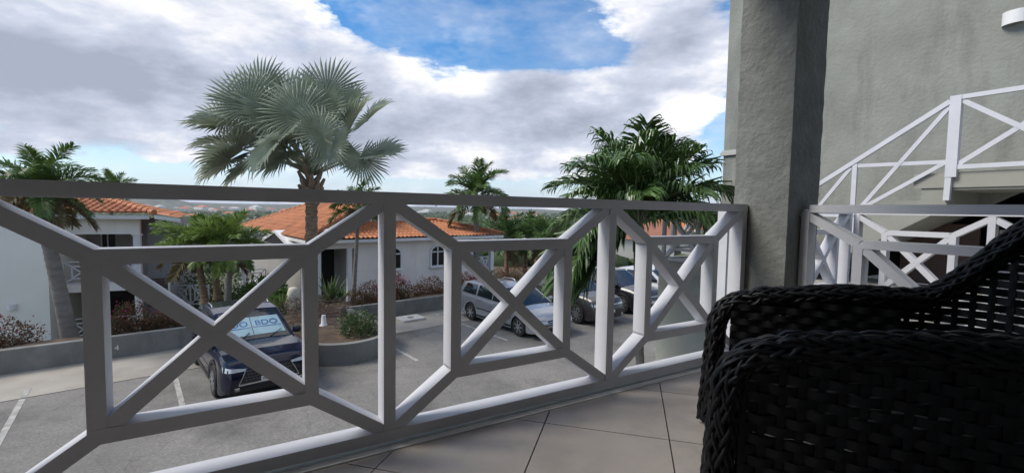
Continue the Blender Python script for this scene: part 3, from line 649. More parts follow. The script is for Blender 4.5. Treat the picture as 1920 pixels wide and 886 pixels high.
# silver fan palm -----------------------------------------------------------
def fan_mesh(name, Rr, spread, seed, split=.60, cup=.18):
    rd = random.Random(seed); ns = 40; v = [(0, 0, 0)]; f = []
    for i in range(ns):
        a0 = -spread+2*spread*i/ns; a1 = -spread+2*spread*(i+1)/ns; am = (a0+a1)/2; rl = Rr*(1-.22*(abs(am)/spread)**2)*rd.uniform(.93, 1.05)
        def pt(a, r, z): 
            # costapalmate: sides fold up, blade arches back along the axis
            return (r*math.cos(a)+.10*Rr*(1-abs(a)/PI), r*math.sin(a)*.97, z + cup*Rr*(abs(math.sin(a))*(r/Rr))**1.4*1.0 - .16*Rr*(r/Rr)**2*max(0, math.cos(a)))
        dz = rd.uniform(-.04, .04); b = len(v); s = split*rl; td = -abs(rd.gauss(.02, .05)); g = .10*(a1-a0); tw = rd.uniform(-.02, .02)
        v += [pt(a0, s*.5, -.006), pt(am, s*.5, .022), pt(a1, s*.5, -.006), pt(a0+g, s, dz*.2-.018), pt(am, s, .034+dz*.2), pt(a1-g, s, dz*.2-.018),
              pt(a0+g*3+tw, s+(rl-s)*.5, dz*.6-.006), pt(am+tw, s+(rl-s)*.5, .016+dz*.6), pt(a1-g*3+tw, s+(rl-s)*.5, dz*.6-.006), pt(am+2*tw, rl, td+dz)]
        f += [(0, b, b+1), (0, b+1, b+2), (b, b+3, b+4, b+1), (b+1, b+4, b+5, b+2), (b+3, b+6, b+7, b+4), (b+4, b+7, b+8, b+5), (b+6, b+9, b+7), (b+7, b+9, b+8)]
    return mk(name, v, f)
FANS = [fan_mesh('fan%d' % i, 1.0, R(s_), 40+i, cup=c_) for i, (s_, c_) in enumerate(((150, .22), (158, .12), (140, .35), (150, .28)))]
for fm in FANS: fm.materials.append(LEAF_S)
BY = 15.0
bp_top = at(584, 340, BY); bp_base = bpt(584, 560, BY, ZW-.1)
bis = thing('silver_fan_palm', 'big silver-blue fan palm rising from the rounded planter', 'palm tree', bp_base)
n = 46; MB().tube([bp_base.lerp(bp_top, i/n)-UP*.1*(1-i/n) for i in range(n+1)], [(.195-.012*(i % 2)+.06*math.exp(-i/4)+.016*math.sin(i*2.3)) for i in range(n+1)], 14).out('trunk', TRUNK_B, bis, 70)
for i in range(16):        # old leaf bases
    a = i*2.4; z = -.75+i*.055; p = bp_top+UP*z; d = Vector((math.cos(a), math.sin(a), 0))
    MB().tube([p+d*.12, p+d*.27+UP*.16, p+d*.40+UP*.42], [.10, .085, .05], 6).out('leaf_base', SHEATH, bis, 60)
# hub pixel, depth offset, blade-axis direction on screen (deg, 0 = right, 90 = up), tilt of the axis towards the camera, roll of the blade, radius px
FL = [(483, 198, .3, 150, .25, .3, 88), (567, 206, -1.1, 160, .35, -.1, 80), (570, 190, .4, 92, .1, 0, 76), (446, 238, -.2, 172, .2, .2, 90), (524, 262, -1.5, 235, .45, .4, 92), (606, 256, -1.6, 120, .55, 0, 64),
      (655, 244, .1, 62, .2, -.3, 80), (704, 288, -.2, 5, .35, -.5, 62), (490, 165, 1.1, 118, -.1, .1, 82), (612, 168, 1.0, 70, -.1, -.1, 80), (452, 280, -.5, 205, .3, .4, 88), (676, 292, -.7, -70, .35, -.2, 66),
      (622, 270, -1.5, -85, .5, .2, 62), (520, 222, -.6, 140, .4, .2, 84), (560, 260, -1.2, 185, .6, .1, 74), (640, 190, .9, 45, 0, -.2, 62), (540, 180, 1.3, 100, -.2, 0, 80), (480, 300, .6, 215, .1, .3, 80),
      (640, 290, .9, -40, .1, -.1, 58), (500, 250, .9, 170, 0, .1, 84), (425, 225, .6, 165, .1, .3, 74), (430, 300, -.3, 215, .3, .3, 70), (690, 225, -.4, 40, .3, -.3, 62), (470, 190, -.8, 140, .3, .2, 80), (600, 205, -.4, 60, .3, -.1, 72), (418, 262, .2, 190, .25, .2, 62), (535, 285, -1.0, 218, .4, .3, 72), (560, 235, -.2, 120, .2, .1, 84)]
for i, (hx, hy, dy, ang, tilt, roll, rp) in enumerate(FL):
    hub = at(hx, hy+(12 if hy < 210 else 0), BY+dy); sc_ = rp*(BY+dy)/FPX*.95
    ax = (cR*math.cos(R(ang))+cU*math.sin(R(ang)))*math.cos(tilt*.9) - cF*math.sin(tilt*.9); ax.normalize()
    nrm = -cF*(.75+.5*math.sin(i*1.7)) + UP*(.55+.4*math.cos(i*2.3)) + cR*.5*math.sin(i*2.9); nrm = (nrm-ax*nrm.dot(ax)).normalized(); sidev = nrm.cross(ax)
    Mx = Matrix(((ax.x, sidev.x, nrm.x), (ax.y, sidev.y, nrm.y), (ax.z, sidev.z, nrm.z))) @ Matrix.Rotation(roll, 3, 'X')
    o = link('fan_leaf', FANS[i % 4], None, bis); o.matrix_basis = Matrix.Translation(hub-bp_base) @ Mx.to_4x4() @ Matrix.Diagonal((sc_, sc_, sc_, 1))
    st = bp_top+UP*(.05+.02*i) + (hub-bp_top)*.04; m1 = st.lerp(hub, .5)+UP*.22
    mb = MB().tube([st.lerp(m1, .0), st*.25+m1*.5+hub*.25-UP*.02, st*.06+m1*.44+hub*.5, hub], [.052, .042, .034, .022], 7); q = mb.out('petiole', PETI, None, 60); q.parent = o
    q.matrix_parent_inverse = (bis.matrix_basis @ o.matrix_basis).inverted()

# ------------------------------------------------------------------ shrubs
def leaves(n, c, rad, size, rd, up=.3, lower=.15, aspect=.5):
    v = []; f = []; c = Vector(c)
    for i in range(n):
        while True:
            p = Vector((rd.uniform(-1, 1), rd.uniform(-1, 1), rd.uniform(-lower, 1)))
            if .12 < p.length < 1 and rd.random() < .25+p.length: break
        lump = 1+.22*math.sin(p.x*7+c.x*3)*math.cos(p.y*6+c.y)+.15*math.sin(p.z*9+p.x*4)
        q = c+Vector((p.x*rad[0], p.y*rad[1], p.z*rad[2]))*lump
        d = (p*.6+Vector((rd.gauss(0, .6), rd.gauss(0, .6), rd.gauss(up, .5)))).normalized(); s_ = d.cross(Vector((rd.gauss(0, 1), rd.gauss(0, 1), rd.gauss(0, 1)))).normalized()*size*aspect*.5
        ln = size*rd.uniform(.6, 1.3); b = len(v); v += [q, q+d*ln*.5-s_, q+d*ln, q+d*ln*.5+s_]; f.append((b, b+1, b+2, b+3))
    return v, f
def shrub(name, label, c, rad, nleaf, lm, size=.07, nfl=0, fm=FLOWER, ntw=14, seed=0, group=None, fl_top=.55, aspect=.5):
    rd = random.Random(seed); c = Vector(c); root = thing(name, label, 'shrub', c, 0, group)
    v, f = leaves(nleaf, c, rad, size, rd, aspect=aspect); part('foliage', v, f, lm, root)['kind'] = 'stuff'
    if nfl:
        v, f = leaves(nfl, c+UP*rad[2]*fl_top, (rad[0]*.95, rad[1]*.95, rad[2]*.5), size*.8, rd, aspect=.8); part('flowers', v, f, fm, root)['kind'] = 'stuff'
    mb = MB()
    for i in range(ntw):
        a = rd.uniform(0, 2*PI); e = rd.uniform(.4, 1.3); d = Vector((math.cos(a)*math.cos(e)*rad[0], math.sin(a)*math.cos(e)*rad[1], math.sin(e)*rad[2]))*rd.uniform(.7, 1.05); b0 = c+Vector((rd.uniform(-.5, .5)*rad[0], rd.uniform(-.5, .5)*rad[1], -.1))
        mb.tube([b0, b0+d*.5+Vector((rd.gauss(0, .05), rd.gauss(0, .05), .04)), b0+d], [.014, .010, .004], 4)
    mb.out('stems', TWIG, root)['kind'] = 'stuff'; return root
def on_bed(px, py, v):
    p = hit(px, py, L(0, v), VD); u = (p-O0).dot(UD); return u, L(u, v, soil_z(u, v)-.03)
def hedge(u, v, w, h, lb, seed, nfl=120, lm=SHRUB_R, n=3600):
    p = L(u, v, soil_z(u, v)-.03); r = shrub('bougainvillea', lb, (0, 0, 0), (w, .5, h), n, lm, .07, nfl//2, seed=seed, ntw=46, fl_top=.72)
    r.matrix_basis = Matrix.Translation(p) @ Matrix.Rotation(R(40), 4, 'Z')
    for ch in r.children: ch.matrix_parent_inverse = Matrix.Identity(4)
    return r
u1, _ = on_bed(20, 630, -1.3)
hedge(u1-.3, -1.3, .95, .78, 'low bougainvillea with sparse magenta bracts under the wall lamp of the left house', 21, 90)
u1, _ = on_bed(240, 610, -1.0)
hedge(u1, -1.0, .75, .85, 'russet bougainvillea with magenta tips beside the grey palm trunk', 22, 110)
u1, _ = on_bed(315, 600, -1.1)
hedge(u1, -1.1, .7, .55, 'low russet bougainvillea beside the dark blue car', 23, 25)
for px, v, w, h, lb, sd_, nf in ((690, -.95, .75, .85, 'green and red bougainvillea behind the leafy shrub in the planter', 24, 60), (742, -1.6, .6, .95, 'bougainvillea with bright magenta bracts against the grey house wall', 25, 260),
                             (803, -1.6, 1.2, .72, 'clipped reddish hedge under the arched window', 26, 60), (868, -1.6, .8, .75, 'reddish hedge plant with magenta bracts behind the back of the silver car', 27, 110),
                             (925, -1.7, 1.2, .75, 'long reddish hedge plant before the white porch railing', 28, 60), (965, -2.2, 1.2, .95, 'hedge plant topped with magenta bracts beyond the porch', 29, 240)):
    u1, _ = on_bed(px, 540, v); hedge(u1, v, w, h, lb, sd_, nf)
shrub('leafy_shrub', 'bright green bushy shrub in the rounded end of the planter', L(4.05, 3.0, ZW-.14), (.62, .62, .62), 1500, SHRUB, .15, ntw=20, seed=31, aspect=.22)
# dry brush heap
rd = random.Random(3)
root = thing('dry_brush', 'tangle of dry brown twigs in the planter under the fan palm', 'shrub', L(3.2, .6, ZW-.1)); mb = MB()
for i in range(230):
    p = L(rd.uniform(2.6, 4.6), rd.uniform(-1.3, 1.7), ZW-.15+rd.uniform(0, .5)); d = Vector((rd.gauss(0, 1), rd.gauss(0, 1), rd.gauss(.25, .45))).normalized()*rd.uniform(.25, .6)
    mb.tube([p, p+d*.5+Vector((0, 0, .03)), p+d], [.011, .009, .003], 4)
mb.out('twigs', TWIG, root)['kind'] = 'stuff'
# spiky plants by the porch of the tiled house
def spiky(label, c, h, n, m, seed):
    rd = random.Random(seed); root = thing('spiky_plant', label, 'plant', c); c = Vector(c)
    for i in range(n):
        a = i*2.4; e = rd.uniform(.25, 1.35); d = Vector((math.cos(a)*math.cos(e), math.sin(a)*math.cos(e), math.sin(e))); s = d.cross(UP).normalized(); ln = h*rd.uniform(.6, 1.1); v = []; f = []
        for k in range(5):
            t = k/4; w = .05*h*(.5+math.sin(PI*min(1, t*1.1+.1)))*(1-t*.8); p = c+UP*.1*h*(i/n)+d*ln*t-UP*ln*.22*t*t*math.cos(e); v += [p-s*w-UP*.0, p+s*w]
        for k in range(4): f.append((k*2, k*2+1, k*2+3, k*2+2))
        part('leaf', v, f, m, root)
    return root
p = bpt(617, 540, 17.5, ZL+.35); spiky('tall spiky green plant by the open porch of the tiled house', p, 1.35, 46, SHRUB, 1)
p = bpt(640, 545, 18.2, ZL+.3); spiky('lower spiky plant between the slim palm and the tall spiky plant', p, .9, 34, LEAF_D, 2)
p = bpt(527, 585, 15.8, ZL+.35); spiky('spiky green clump behind the dark blue car', p, .95, 40, LEAF, 3)
for px, Y, w, h, m_, lb in ((352, 24, 1.5, 2.3, SHRUB, 'dark shrub against the shaded side wall of the left house'), (455, 25, 1.6, 1.6, SHRUB, 'dark shrub under the side balcony of the tiled house'), (400, 27, 2.0, 2.6, LEAF_D, 'tall dark shrub behind the foxtail palm trunks'), (495, 21, 1.0, .9, LEAF, 'green shrub between the pale palm trunk and the tiled house'), (520, 17.2, .55, .55, LEAF, 'low green shrub by the cream post')):
    p = bpt(px, 560, Y, -5.2 if Y > 22 else -3.4 if Y > 18 else ZL+.3); shrub('garden_shrub', lb, p, (w, w*.8, h), 1500, m_, .24, ntw=16, seed=int(px), aspect=.4)
railing('stair_railing', 'far white cross railing between the left house and the dark palm trunks', lambda s_, d, z: at(322, 570, 23)*1+cR0*s_+UP*z+Vector((0, d, 0)), [0, .95, 1.9], depth=.05, t=.06)
# cream post, manhole slab, white lamp base
p = bpt(550, 566, 15.9, ZL+.35); mb = MB().lathe(p, [(.20, -.1), (.205, 0), (.20, .70), (.185, .84), (.14, .92), (.06, .95)], 24)
tag(mb.out('marker_post', mat('cream_plaster', (.55, .52, .43), .8, .1, 4), None, 60), 'cream rounded concrete post between the fan palm and the dark blue car', 'post')
mh = thing('manhole_slab', 'white square concrete slab with a round lid in the empty bay', 'manhole', L(6.9, .75, ZL))
mb = MB(); bbox(mb, 6.45, 7.35, .35, 1.1, ZL+.014, ZL+.09, L); mb.out('slab', mat('white_slab', (.52, .50, .47), .8, .12, 4), mh)
MB().lathe(L(6.9, .72, ZL+.09), [(.12, 0), (.12, .012), (.10, .016)], 20).out('lid', CONC, mh, 40)
p = ground(607, 612, ZW-.13); mb = MB().lathe(p, [(.17, 0), (.16, .02), (.08, .10), (.06, .34), (.055, .36)], 20)
tag(mb.out('plastic_cone', WHITE2, None, 50), 'white flared plastic cone standing in the planter soil', 'cone')

# ------------------------------------------------------------------ houses
def tiled_plane(name, root, poly_uvz, m=TERRA2, pitch=.22, course=.38, over=0.):
    """one roof plane as rolled tile: polygon eave-left, eave-right, top-right, top-left (3-D); columns run up the slope"""
    a, b, c, d = map(Vector, poly_uvz); ex = (b-a).normalized(); nn = (b-a).cross(d-a if (d-a).length > .1 else c-a).normalized(); up = nn.cross(ex).normalized()
    if nn.z < 0: nn = -nn; up = nn.cross(ex); 
    if up.z < 0: up = -up
    W_ = (b-a).length; H_ = max((c-a).dot(up), (d-a).dot(up)); xl = (d-a).dot(ex); xr = (c-a).dot(ex); hl = (d-a).dot(up); hr = (c-a).dot(up)
    nx = max(2, int(W_/pitch)*6); ny = max(1, int(H_/course)); v = []; f = []
    def span(y): return (xl*y/hl if hl > .05 else 0), (W_+(xr-W_)*y/hr if hr > .05 else W_)
    rows = []
    for j in range(ny+1):
        for e in ((0, .03), (1, .0)):
            pass
    ys = []
    for j in range(ny): ys += [(j*H_/ny, .035), ((j+1)*H_/ny-.002, .0)]
    for y, lift in ys:
        x0, x1 = span(y)
        for i in range(nx+1):
            x = min(max(W_*i/nx, x0), x1); s = math.sin(2*PI*x/pitch); v.append(a+ex*x+up*y+nn*(lift+.045*(s if s > 0 else s*.55)))
    for j in range(len(ys)-1):
        for i in range(nx): f.append((j*(nx+1)+i, j*(nx+1)+i+1, (j+1)*(nx+1)+i+1, (j+1)*(nx+1)+i))
    return part(name, v, f, m, root, 50)
def ridge_caps(root, a, b, r=.10, m=TERRA, step=.36):
    a = Vector(a); b = Vector(b); n = max(1, int((b-a).length/step)); mb = MB()
    for i in range(n):
        p = a.lerp(b, i/n); q = a.lerp(b, (i+1.08)/n); mb.tube([p+UP*.03, q+UP*.01], [r*1.12, r*.9], 8)
    return mb.out('ridge_tiles', m, root, 60)
# ---- tiled house across the car park
th_ = thing('tiled_house', 'grey house with an orange tiled roof and arched windows across the car park', 'house', L(10, -8, -3.5))
VF = -4.86; zg = -3.7; ze = -.62
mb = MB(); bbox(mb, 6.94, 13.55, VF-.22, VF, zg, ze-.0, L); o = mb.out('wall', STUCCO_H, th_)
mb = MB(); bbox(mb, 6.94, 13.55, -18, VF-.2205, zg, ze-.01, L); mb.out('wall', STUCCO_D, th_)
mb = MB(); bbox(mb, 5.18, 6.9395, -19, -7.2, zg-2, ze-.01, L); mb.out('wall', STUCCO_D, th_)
mb = MB(); bbox(mb, 5.18, 6.9395, VF-.2, VF, ze-.32, ze, L); bbox(mb, 5.18, 5.38, -7.2, VF-.2005, ze-.32, ze, L); mb.out('porch_beam', STUCCO_H, th_)
for (a, b) in ((5.2, VF-.2), (5.2, -7.1), (6.6, VF-.2)):
    mb = MB(); bbox(mb, a, a+.22, b-.02, b+.19, zg, ze-.3205, L); mb.out('porch_column', WHITE2, th_)
mb = MB(); bbox(mb, 6.0, 6.75, -7.19, -7.16, zg+.3, ze-.5, L); mb.out('porch_door', GLASSD, th_)
def arched_window(u, w, z0, z1):
    wn = thing.__globals__['part']
    k = 10; cz = z1-w/2*.75; arch = [(u+w/2*math.cos(a), cz+w/2*.75*math.sin(a)) for a in np.linspace(0, PI, k+1)]
    out = [(u-w/2, z0), (u+w/2, z0)] + arch
    fr = [((p-u)*1.24+u, (z-(z0+z1)/2)*1.17+(z0+z1)/2) for p, z in out]
    frame = MB()
    n_ = len(out)
    for i in range(n_):
        a, b, c, d = out[i], out[(i+1) % n_], fr[(i+1) % n_], fr[i]
        frame.prism([L(x, VF+.001, z) for x, z in (a, b, c, d)], VD*.07)
    fo = frame.out('window_frame', WHITE2, th_)
    g_ = MB().prism([L(x, VF+.002, z) for x, z in out], VD*.012).out('pane', GLASSD, None); g_.parent = fo
    mu = MB(); bbox(mu, u-.03, u+.03, VF+.0145, VF+.05, z0, z1-.02, L); bbox(mu, u-w/2, u-.0305, VF+.0145, VF+.048, cz-.03, cz+.03, L); bbox(mu, u+.0305, u+w/2, VF+.0145, VF+.048, cz-.03, cz+.03, L)
    bbox(mu, u-w/2-.10, u+w/2+.10, VF+.0715, VF+.13, z0-.13, z0-.05, L); q = mu.out('mullion', WHITE2, None); q.parent = fo
arched_window(11.35, .74, -2.02, -1.03); arched_window(8.85, .74, -2.02, -1.03)
# porch at the right end
for a in (13.56, 14.92):
    mb = MB(); bbox(mb, a+.02, a+.24, VF-.3, VF-.05, zg, ze-.02, L); mb.out('porch_column', WHITE2, th_)
mb = MB(); bbox(mb, 13.5505, 15.2, -9, VF-.3005, zg, -2.75, L); mb.out('porch_floor', STUCCO_H, th_)
mb = MB(); bbox(mb, 13.65, 13.75, -9, -6.3, -2.74, ze-.02, L); bbox(mb, 13.7505, 15.1, -9, -8.9, -2.74, ze-.02, L); mb.out('porch_wall', STUCCO_H, th_)
mb = MB(); bbox(mb, 14.2, 14.7, -8.89, -8.86, -2.74, -1.0, L); mb.out('porch_opening', DARK, th_)  # near-black slab standing in for the dark of an opening
# roof
r1 = lambda u, v, z: L(u, v, z)
ue0, ue1, ve = 4.66, 15.45, VF+.5; zr0 = -.46
tiled_plane('roof', th_, [r1(ue0, ve, zr0), r1(ue1, ve, zr0), r1(ue1-2.9, ve-2.75, .27), r1(ue0+2.9, ve-2.75, .27)])
tiled_plane('roof', th_, [r1(ue1, ve, zr0), r1(ue1, -14, zr0), r1(ue1-2.9, -11.2, .27), r1(ue1-2.9, ve-2.75, .27)])
tiled_plane('roof', th_, [r1(ue0, -20, zr0), r1(ue0, ve, zr0), r1(8.8, -6.85, 1.52), r1(8.8, -14.2, 1.52)])
tiled_plane('roof', th_, [r1(11.0, -6.85, .22), r1(11.0, -16, .22), r1(8.8, -14.2, 1.52), r1(8.8, -6.85, 1.52)])
v_ = [r1(6.1, -6.95, .1), r1(11.0, -6.95, .18), r1(8.8, -6.95, 1.47), r1(6.1, -7.05, .1), r1(11.0, -7.05, .18), r1(8.8, -7.05, 1.47)]
part('gable_wall', v_, [(0, 1, 2), (5, 4, 3), (0, 3, 4, 1), (1, 4, 5, 2), (2, 5, 3, 0)], mat('gable_white', (.58, .56, .54), .85, .05, 2), th_)
v_ = [r1(14.2, ve-2.75, .26), r1(9, ve-2.75, .26), r1(9, -11.2, .26), r1(14.2, -11.2, .26)]; part('roof', v_, [(0, 1, 2, 3)], TERRA2, th_)
ridge_caps(th_, r1(ue1, ve, zr0+.05), r1(ue1-2.9, ve-2.75, .31)); ridge_caps(th_, r1(ue1-2.9, ve-2.75, .31), r1(11.0, ve-2.75, .31)); ridge_caps(th_, r1(ue0, ve, zr0+.05), r1(8.8, -6.8, 1.55)); ridge_caps(th_, r1(8.8, -6.8, 1.55), r1(8.8, -14.2, 1.55)); ridge_caps(th_, r1(8.8, -14.2, 1.55), r1(ue0, -20, zr0))
mb = MB(); bbox(mb, ue0+.02, ue1-.02, ve-.05, ve-.01, ze-.03, zr0-.05, L); bbox(mb, ue0+.02, ue0+.06, -19.9, ve-.0505, ze-.03, zr0-.05, L); bbox(mb, ue1-.06, ue1-.02, -13.9, ve-.0505, ze-.03, zr0-.05, L); mb.out('fascia', WHITE2, th_)
mb = MB(); bbox(mb, ue0+.0605, ue1-.0605, VF-.0, ve-.051, ze-.02, ze-.005, L); mb.out('soffit', WHITE2, th_)
v_ = [L(4.55, -12.1, -.98), L(4.55, -6.6, -.98), L(4.55, -9.3, -.42)]
MB().prism(v_, UD*.8).out('side_gable', DARK, th_)
for a_, b_ in ((0, 2), (1, 2)):
    p, q = v_[a_], v_[b_]; MB().prism([p-UD*.04, q-UD*.04, q-UD*.04+UP*.16, p-UD*.04+UP*.16], UD*.9).out('gable_board', WHITE2, th_)
def mini_rail(label, P, posts, **k): return railing('balcony_railing', label, P, posts, depth=.05, t=.06, **k)
mini_rail('small white lattice railing of the porch at the end of the tiled house', lambda s, d, z: L(s, VF-.2+d, z), [13.86, 14.38, 14.88], z0=-2.75)
# left-side balcony
mb = MB(); bbox(mb, 4.1, 5.178, -16.9, -14.3, -4.0, -3.82, L); mb.out('side_balcony', STUCCO_H, th_)
mini_rail('small white cross-braced railing of the side balcony on the tiled house', lambda s, d, z: L(s, -14.35+d, z), [4.12, 5.1], z0=-3.82)
mini_rail('white railing along the outer edge of the side balcony of the tiled house', lambda s, d, z: L(4.12+d, s, z), [-16.8, -15.6, -14.4], z0=-3.82)

# ---- left house
lh = thing('left_house', 'pale two-storey house with an orange tiled roof beyond the planter wall on the left', 'house', at(180, 600, 20.5)*1.0)
lh_ang = 24; e1 = Vector((math.cos(R(lh_ang)), math.sin(R(lh_ang)), 0)); e2 = Vector((-e1.y, e1.x, 0))
K0 = at(262, 430, 20.6); K0.z = 0      # near right corner of the front wall
def H(a, b, z=0.): return K0 + e1*a + e2*b + UP*z
def hbox(mb, a0, a1, b0, b1, z0, z1): return bbox(mb, a0, a1, b0, b1, z0, z1, H)
zt = .27; zf = -2.62; zgl = -5.7
# wing with the blank wall, to the left
aw = (hit(90, 500, H(0, -1.0), e2)-K0).dot(e1)
mb = MB(); hbox(mb, -12, aw, -1.0, 4, zgl, zt); mb.out('wall', mat('house_paint', (.84, .815, .745), .9, .05, .5, .1, 18), lh)
mb = MB(); hbox(mb, aw+.001, -.0, -.02, .2, -.42, zt); mb.out('balcony_beam', STUCCO_H, lh)
mb = MB(); hbox(mb, aw+.001, .0, -.02, 2.6, zf-.35, zf); mb.out('balcony_floor', STUCCO_H, lh)
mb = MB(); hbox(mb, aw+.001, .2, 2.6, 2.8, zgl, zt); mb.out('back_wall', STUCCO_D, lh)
for i, a in enumerate((-.24,)):
    mb = MB(); hbox(mb, a-.02, a+.24, .0, .24, zf+.001, -.5); hbox(mb, a-.06, a+.28, -.03, .28, -.4995, -.4205); mb.out('column', WHITE2, lh)
    mb = MB(); hbox(mb, a-.02, a+.24, .0, .24, zgl, zf-.351); mb.out('column', STUCCO_H, lh)
mb = MB(); hbox(mb, aw+.6, -1.7, 2.57, 2.598, zf, -.55); mb.out('sliding_door', GLASSD, lh)
mb = MB(); hbox(mb, aw+.55, aw+.599, 2.55, 2.598, zf, -.5); hbox(mb, -2.0, -1.95, 2.55, 2.569, zf, -.55); mb.out('door_frame', WHITE2, lh)
mb = MB(); hbox(mb, aw+.4, -1.0, 2.57, 2.598, zgl+.2, zf-.75); mb.out('lower_window', GLASSD, lh)
mb = MB(); a1 = (hit(318, 440, H(0, 1.0), e2)-K0).dot(e1); hbox(mb, .001, a1, 1.0, 1.2, zgl, zt-.1); hbox(mb, a1-.2, a1, 1.2005, 6.0, zgl, zt-.1); mb.out('side_wall', mat('shaded_side_paint', (.27, .275, .285), .9, .06, .7), lh)  # shade under the eave is put into this wall's dark base colour
# louvred stair screen and downpipe at the corner
for i in range(11):
    mb = MB(); z = zf-1.3+i*.125; hbox(mb, .02, .82, .70, .78, z, z+.085); mb.out('louvre', BROWN, lh)
mb = MB().tube([H(.9, .6, zgl), H(.9, .6, zf-.05)], .05, 8); mb.out('downpipe', WHITE2, lh, 60)
zk = .51
E0 = H(-13, -.6, zk-.02); zk = zk; Kc = hit(289, 401, H(0, -.6), e2); RG = H(-2.4, 2.6, 1.22); RGl = H(-13, 2.6, 1.22); Er = hit(338, 408.5, H(0, -.55), e2)
# front slope: separate barrel tiles where they can be told apart
def barrel(r, ln):
    v = []; f = []; k = 6
    for j, (x, s) in enumerate(((0, 1.12), (ln, .86))):
        for i in range(k+1): a = PI*i/k; v.append((r*s*math.cos(a), x, r*s*math.sin(a)))
        for i in range(k+1): a = PI*i/k; v.append(((r*s-.018)*math.cos(a), x, (r*s-.018)*math.sin(a)))
    m = k+1
    for i in range(k): f += [(i, i+1, 2*m+i+1, 2*m+i), (m+i+1, m+i, 3*m+i, 3*m+i+1), (i+1, i, m+i, m+i+1)]
    me = mk('barrel_tile', v, f, 40); me.materials.append(TERRA); return me
rf = tiled_plane('roof', lh, [E0, Kc, RG, RGl], pitch=.27, course=.42)
exv = (Kc-E0).normalized(); upv = (RGl-E0).normalized(); nv = exv.cross(upv).normalized(); slope_len = (RGl-E0).length
BT = barrel(.088, .46)
nrow = int(slope_len/.40); cnt = 0
for i in range(19):
    for j in range(nrow):
        xx = (Kc-E0).length-.13-i*.27; yy = j*slope_len/nrow - .06
        lim_x = (Kc-E0).length - (yy+.35)/slope_len*((Kc-E0).length-(RG-E0).dot(exv))
        if xx > lim_x-.02: continue
        p = E0+exv*xx+upv*yy+nv*.055
        o = link('tile', BT, None, rf); o.matrix_basis = Matrix(((exv.x, upv.x, nv.x, p.x), (exv.y, upv.y, nv.y, p.y), (exv.z, upv.z, nv.z, p.z), (0, 0, 0, 1))) @ Matrix.Rotation(random.uniform(-.02, .02), 4, 'Z') @ Matrix.Translation((0, 0, random.uniform(-.006, .006)))
        cnt += 1
tiled_plane('roof', lh, [Er, Er+e2*9-e1*1.6, RG+e2*6-e1*1.6, RG], pitch=.27, course=.42)
part('roof', [Kc+UP*.02, Er+UP*.02, RG+UP*.0], [(0, 1, 2)], TERRA2, lh)
ridge_caps(lh, Kc+UP*.05, RG+UP*.05, .12); ridge_caps(lh, RG+UP*.05, RGl+UP*.05, .12)
mb = MB(); mb.obox(H(-13, -.52, zk-.24), e1*13.5, e2*.04, UP*.17); mb.out('fascia', WHITE2, lh)
mb = MB(); mb.prism([Kc+UP*-.22, Er+UP*-.20, Er+UP*-.03, Kc+UP*-.05], e2*.04); mb.out('rake_board', WHITE2, lh)
mb = MB(); mb.obox(H(-13, -.47, zk-.215), e1*13.4, e2*1.9, UP*.012); mb.out('soffit', WHITE2, lh)
mini_rail('white lattice railing on the upper balcony of the left house', lambda s, d, z: H(s, .06+d, z), [aw+.06, aw+1.25, aw+2.45, -.3], z0=zf)
mini_rail('white lattice railing at the lower window of the left house', lambda s, d, z: H(s, .06+d, z), [aw+.06, aw+1.25, aw+2.45, -.3], z0=zgl+.55)
wall_lamp('white half-round wall lamp on the blank wall of the left house', hit(24, 580, H(0, -1.003), e2), -e2, .15, .22, .13)
wall_lamp('small wall lamp on the shaded side wall of the left house', hit(311, 436, H(0, .997), e2), -e2, .07, .18, .08)

# ------------------------------------------------------------------ cars
CARGLASS = mat('car_glass', (.012, .016, .022), .04, .1, 2, spec=.9)
TYRE = mat('tyre_rubber', (.012, .012, .013), .8, .2, 20)
ALLOY = mat('wheel_alloy', (.45, .46, .48), .3, .1, 8, metal=.8)
BLACKP = mat('black_car_plastic', (.013, .013, .014), .45, .2, 20)
CHROME = mat('chrome_trim', (.6, .61, .63), .18, .05, 5, metal=1)
LAMP = mat('headlamp_lens', (.55, .58, .62), .06, .2, 20, spec=.9, coat=1)
TAIL = mat('tail_lamp', (.25, .01, .012), .15, .2, 9, coat=1)
PLATE = mat('number_plate', (.70, .70, .66), .5, .04, 5)
def paint(nm, c, metal=.35, r_=.28, coat=.8, spec=.5): return mat(nm, c, r_, .03, 3, metal=metal, coat=coat, spec=spec)
def cr_interp(x, pts):
    xs = [p[0] for p in pts]; return float(np.interp(x, xs, [p[1] for p in pts]))
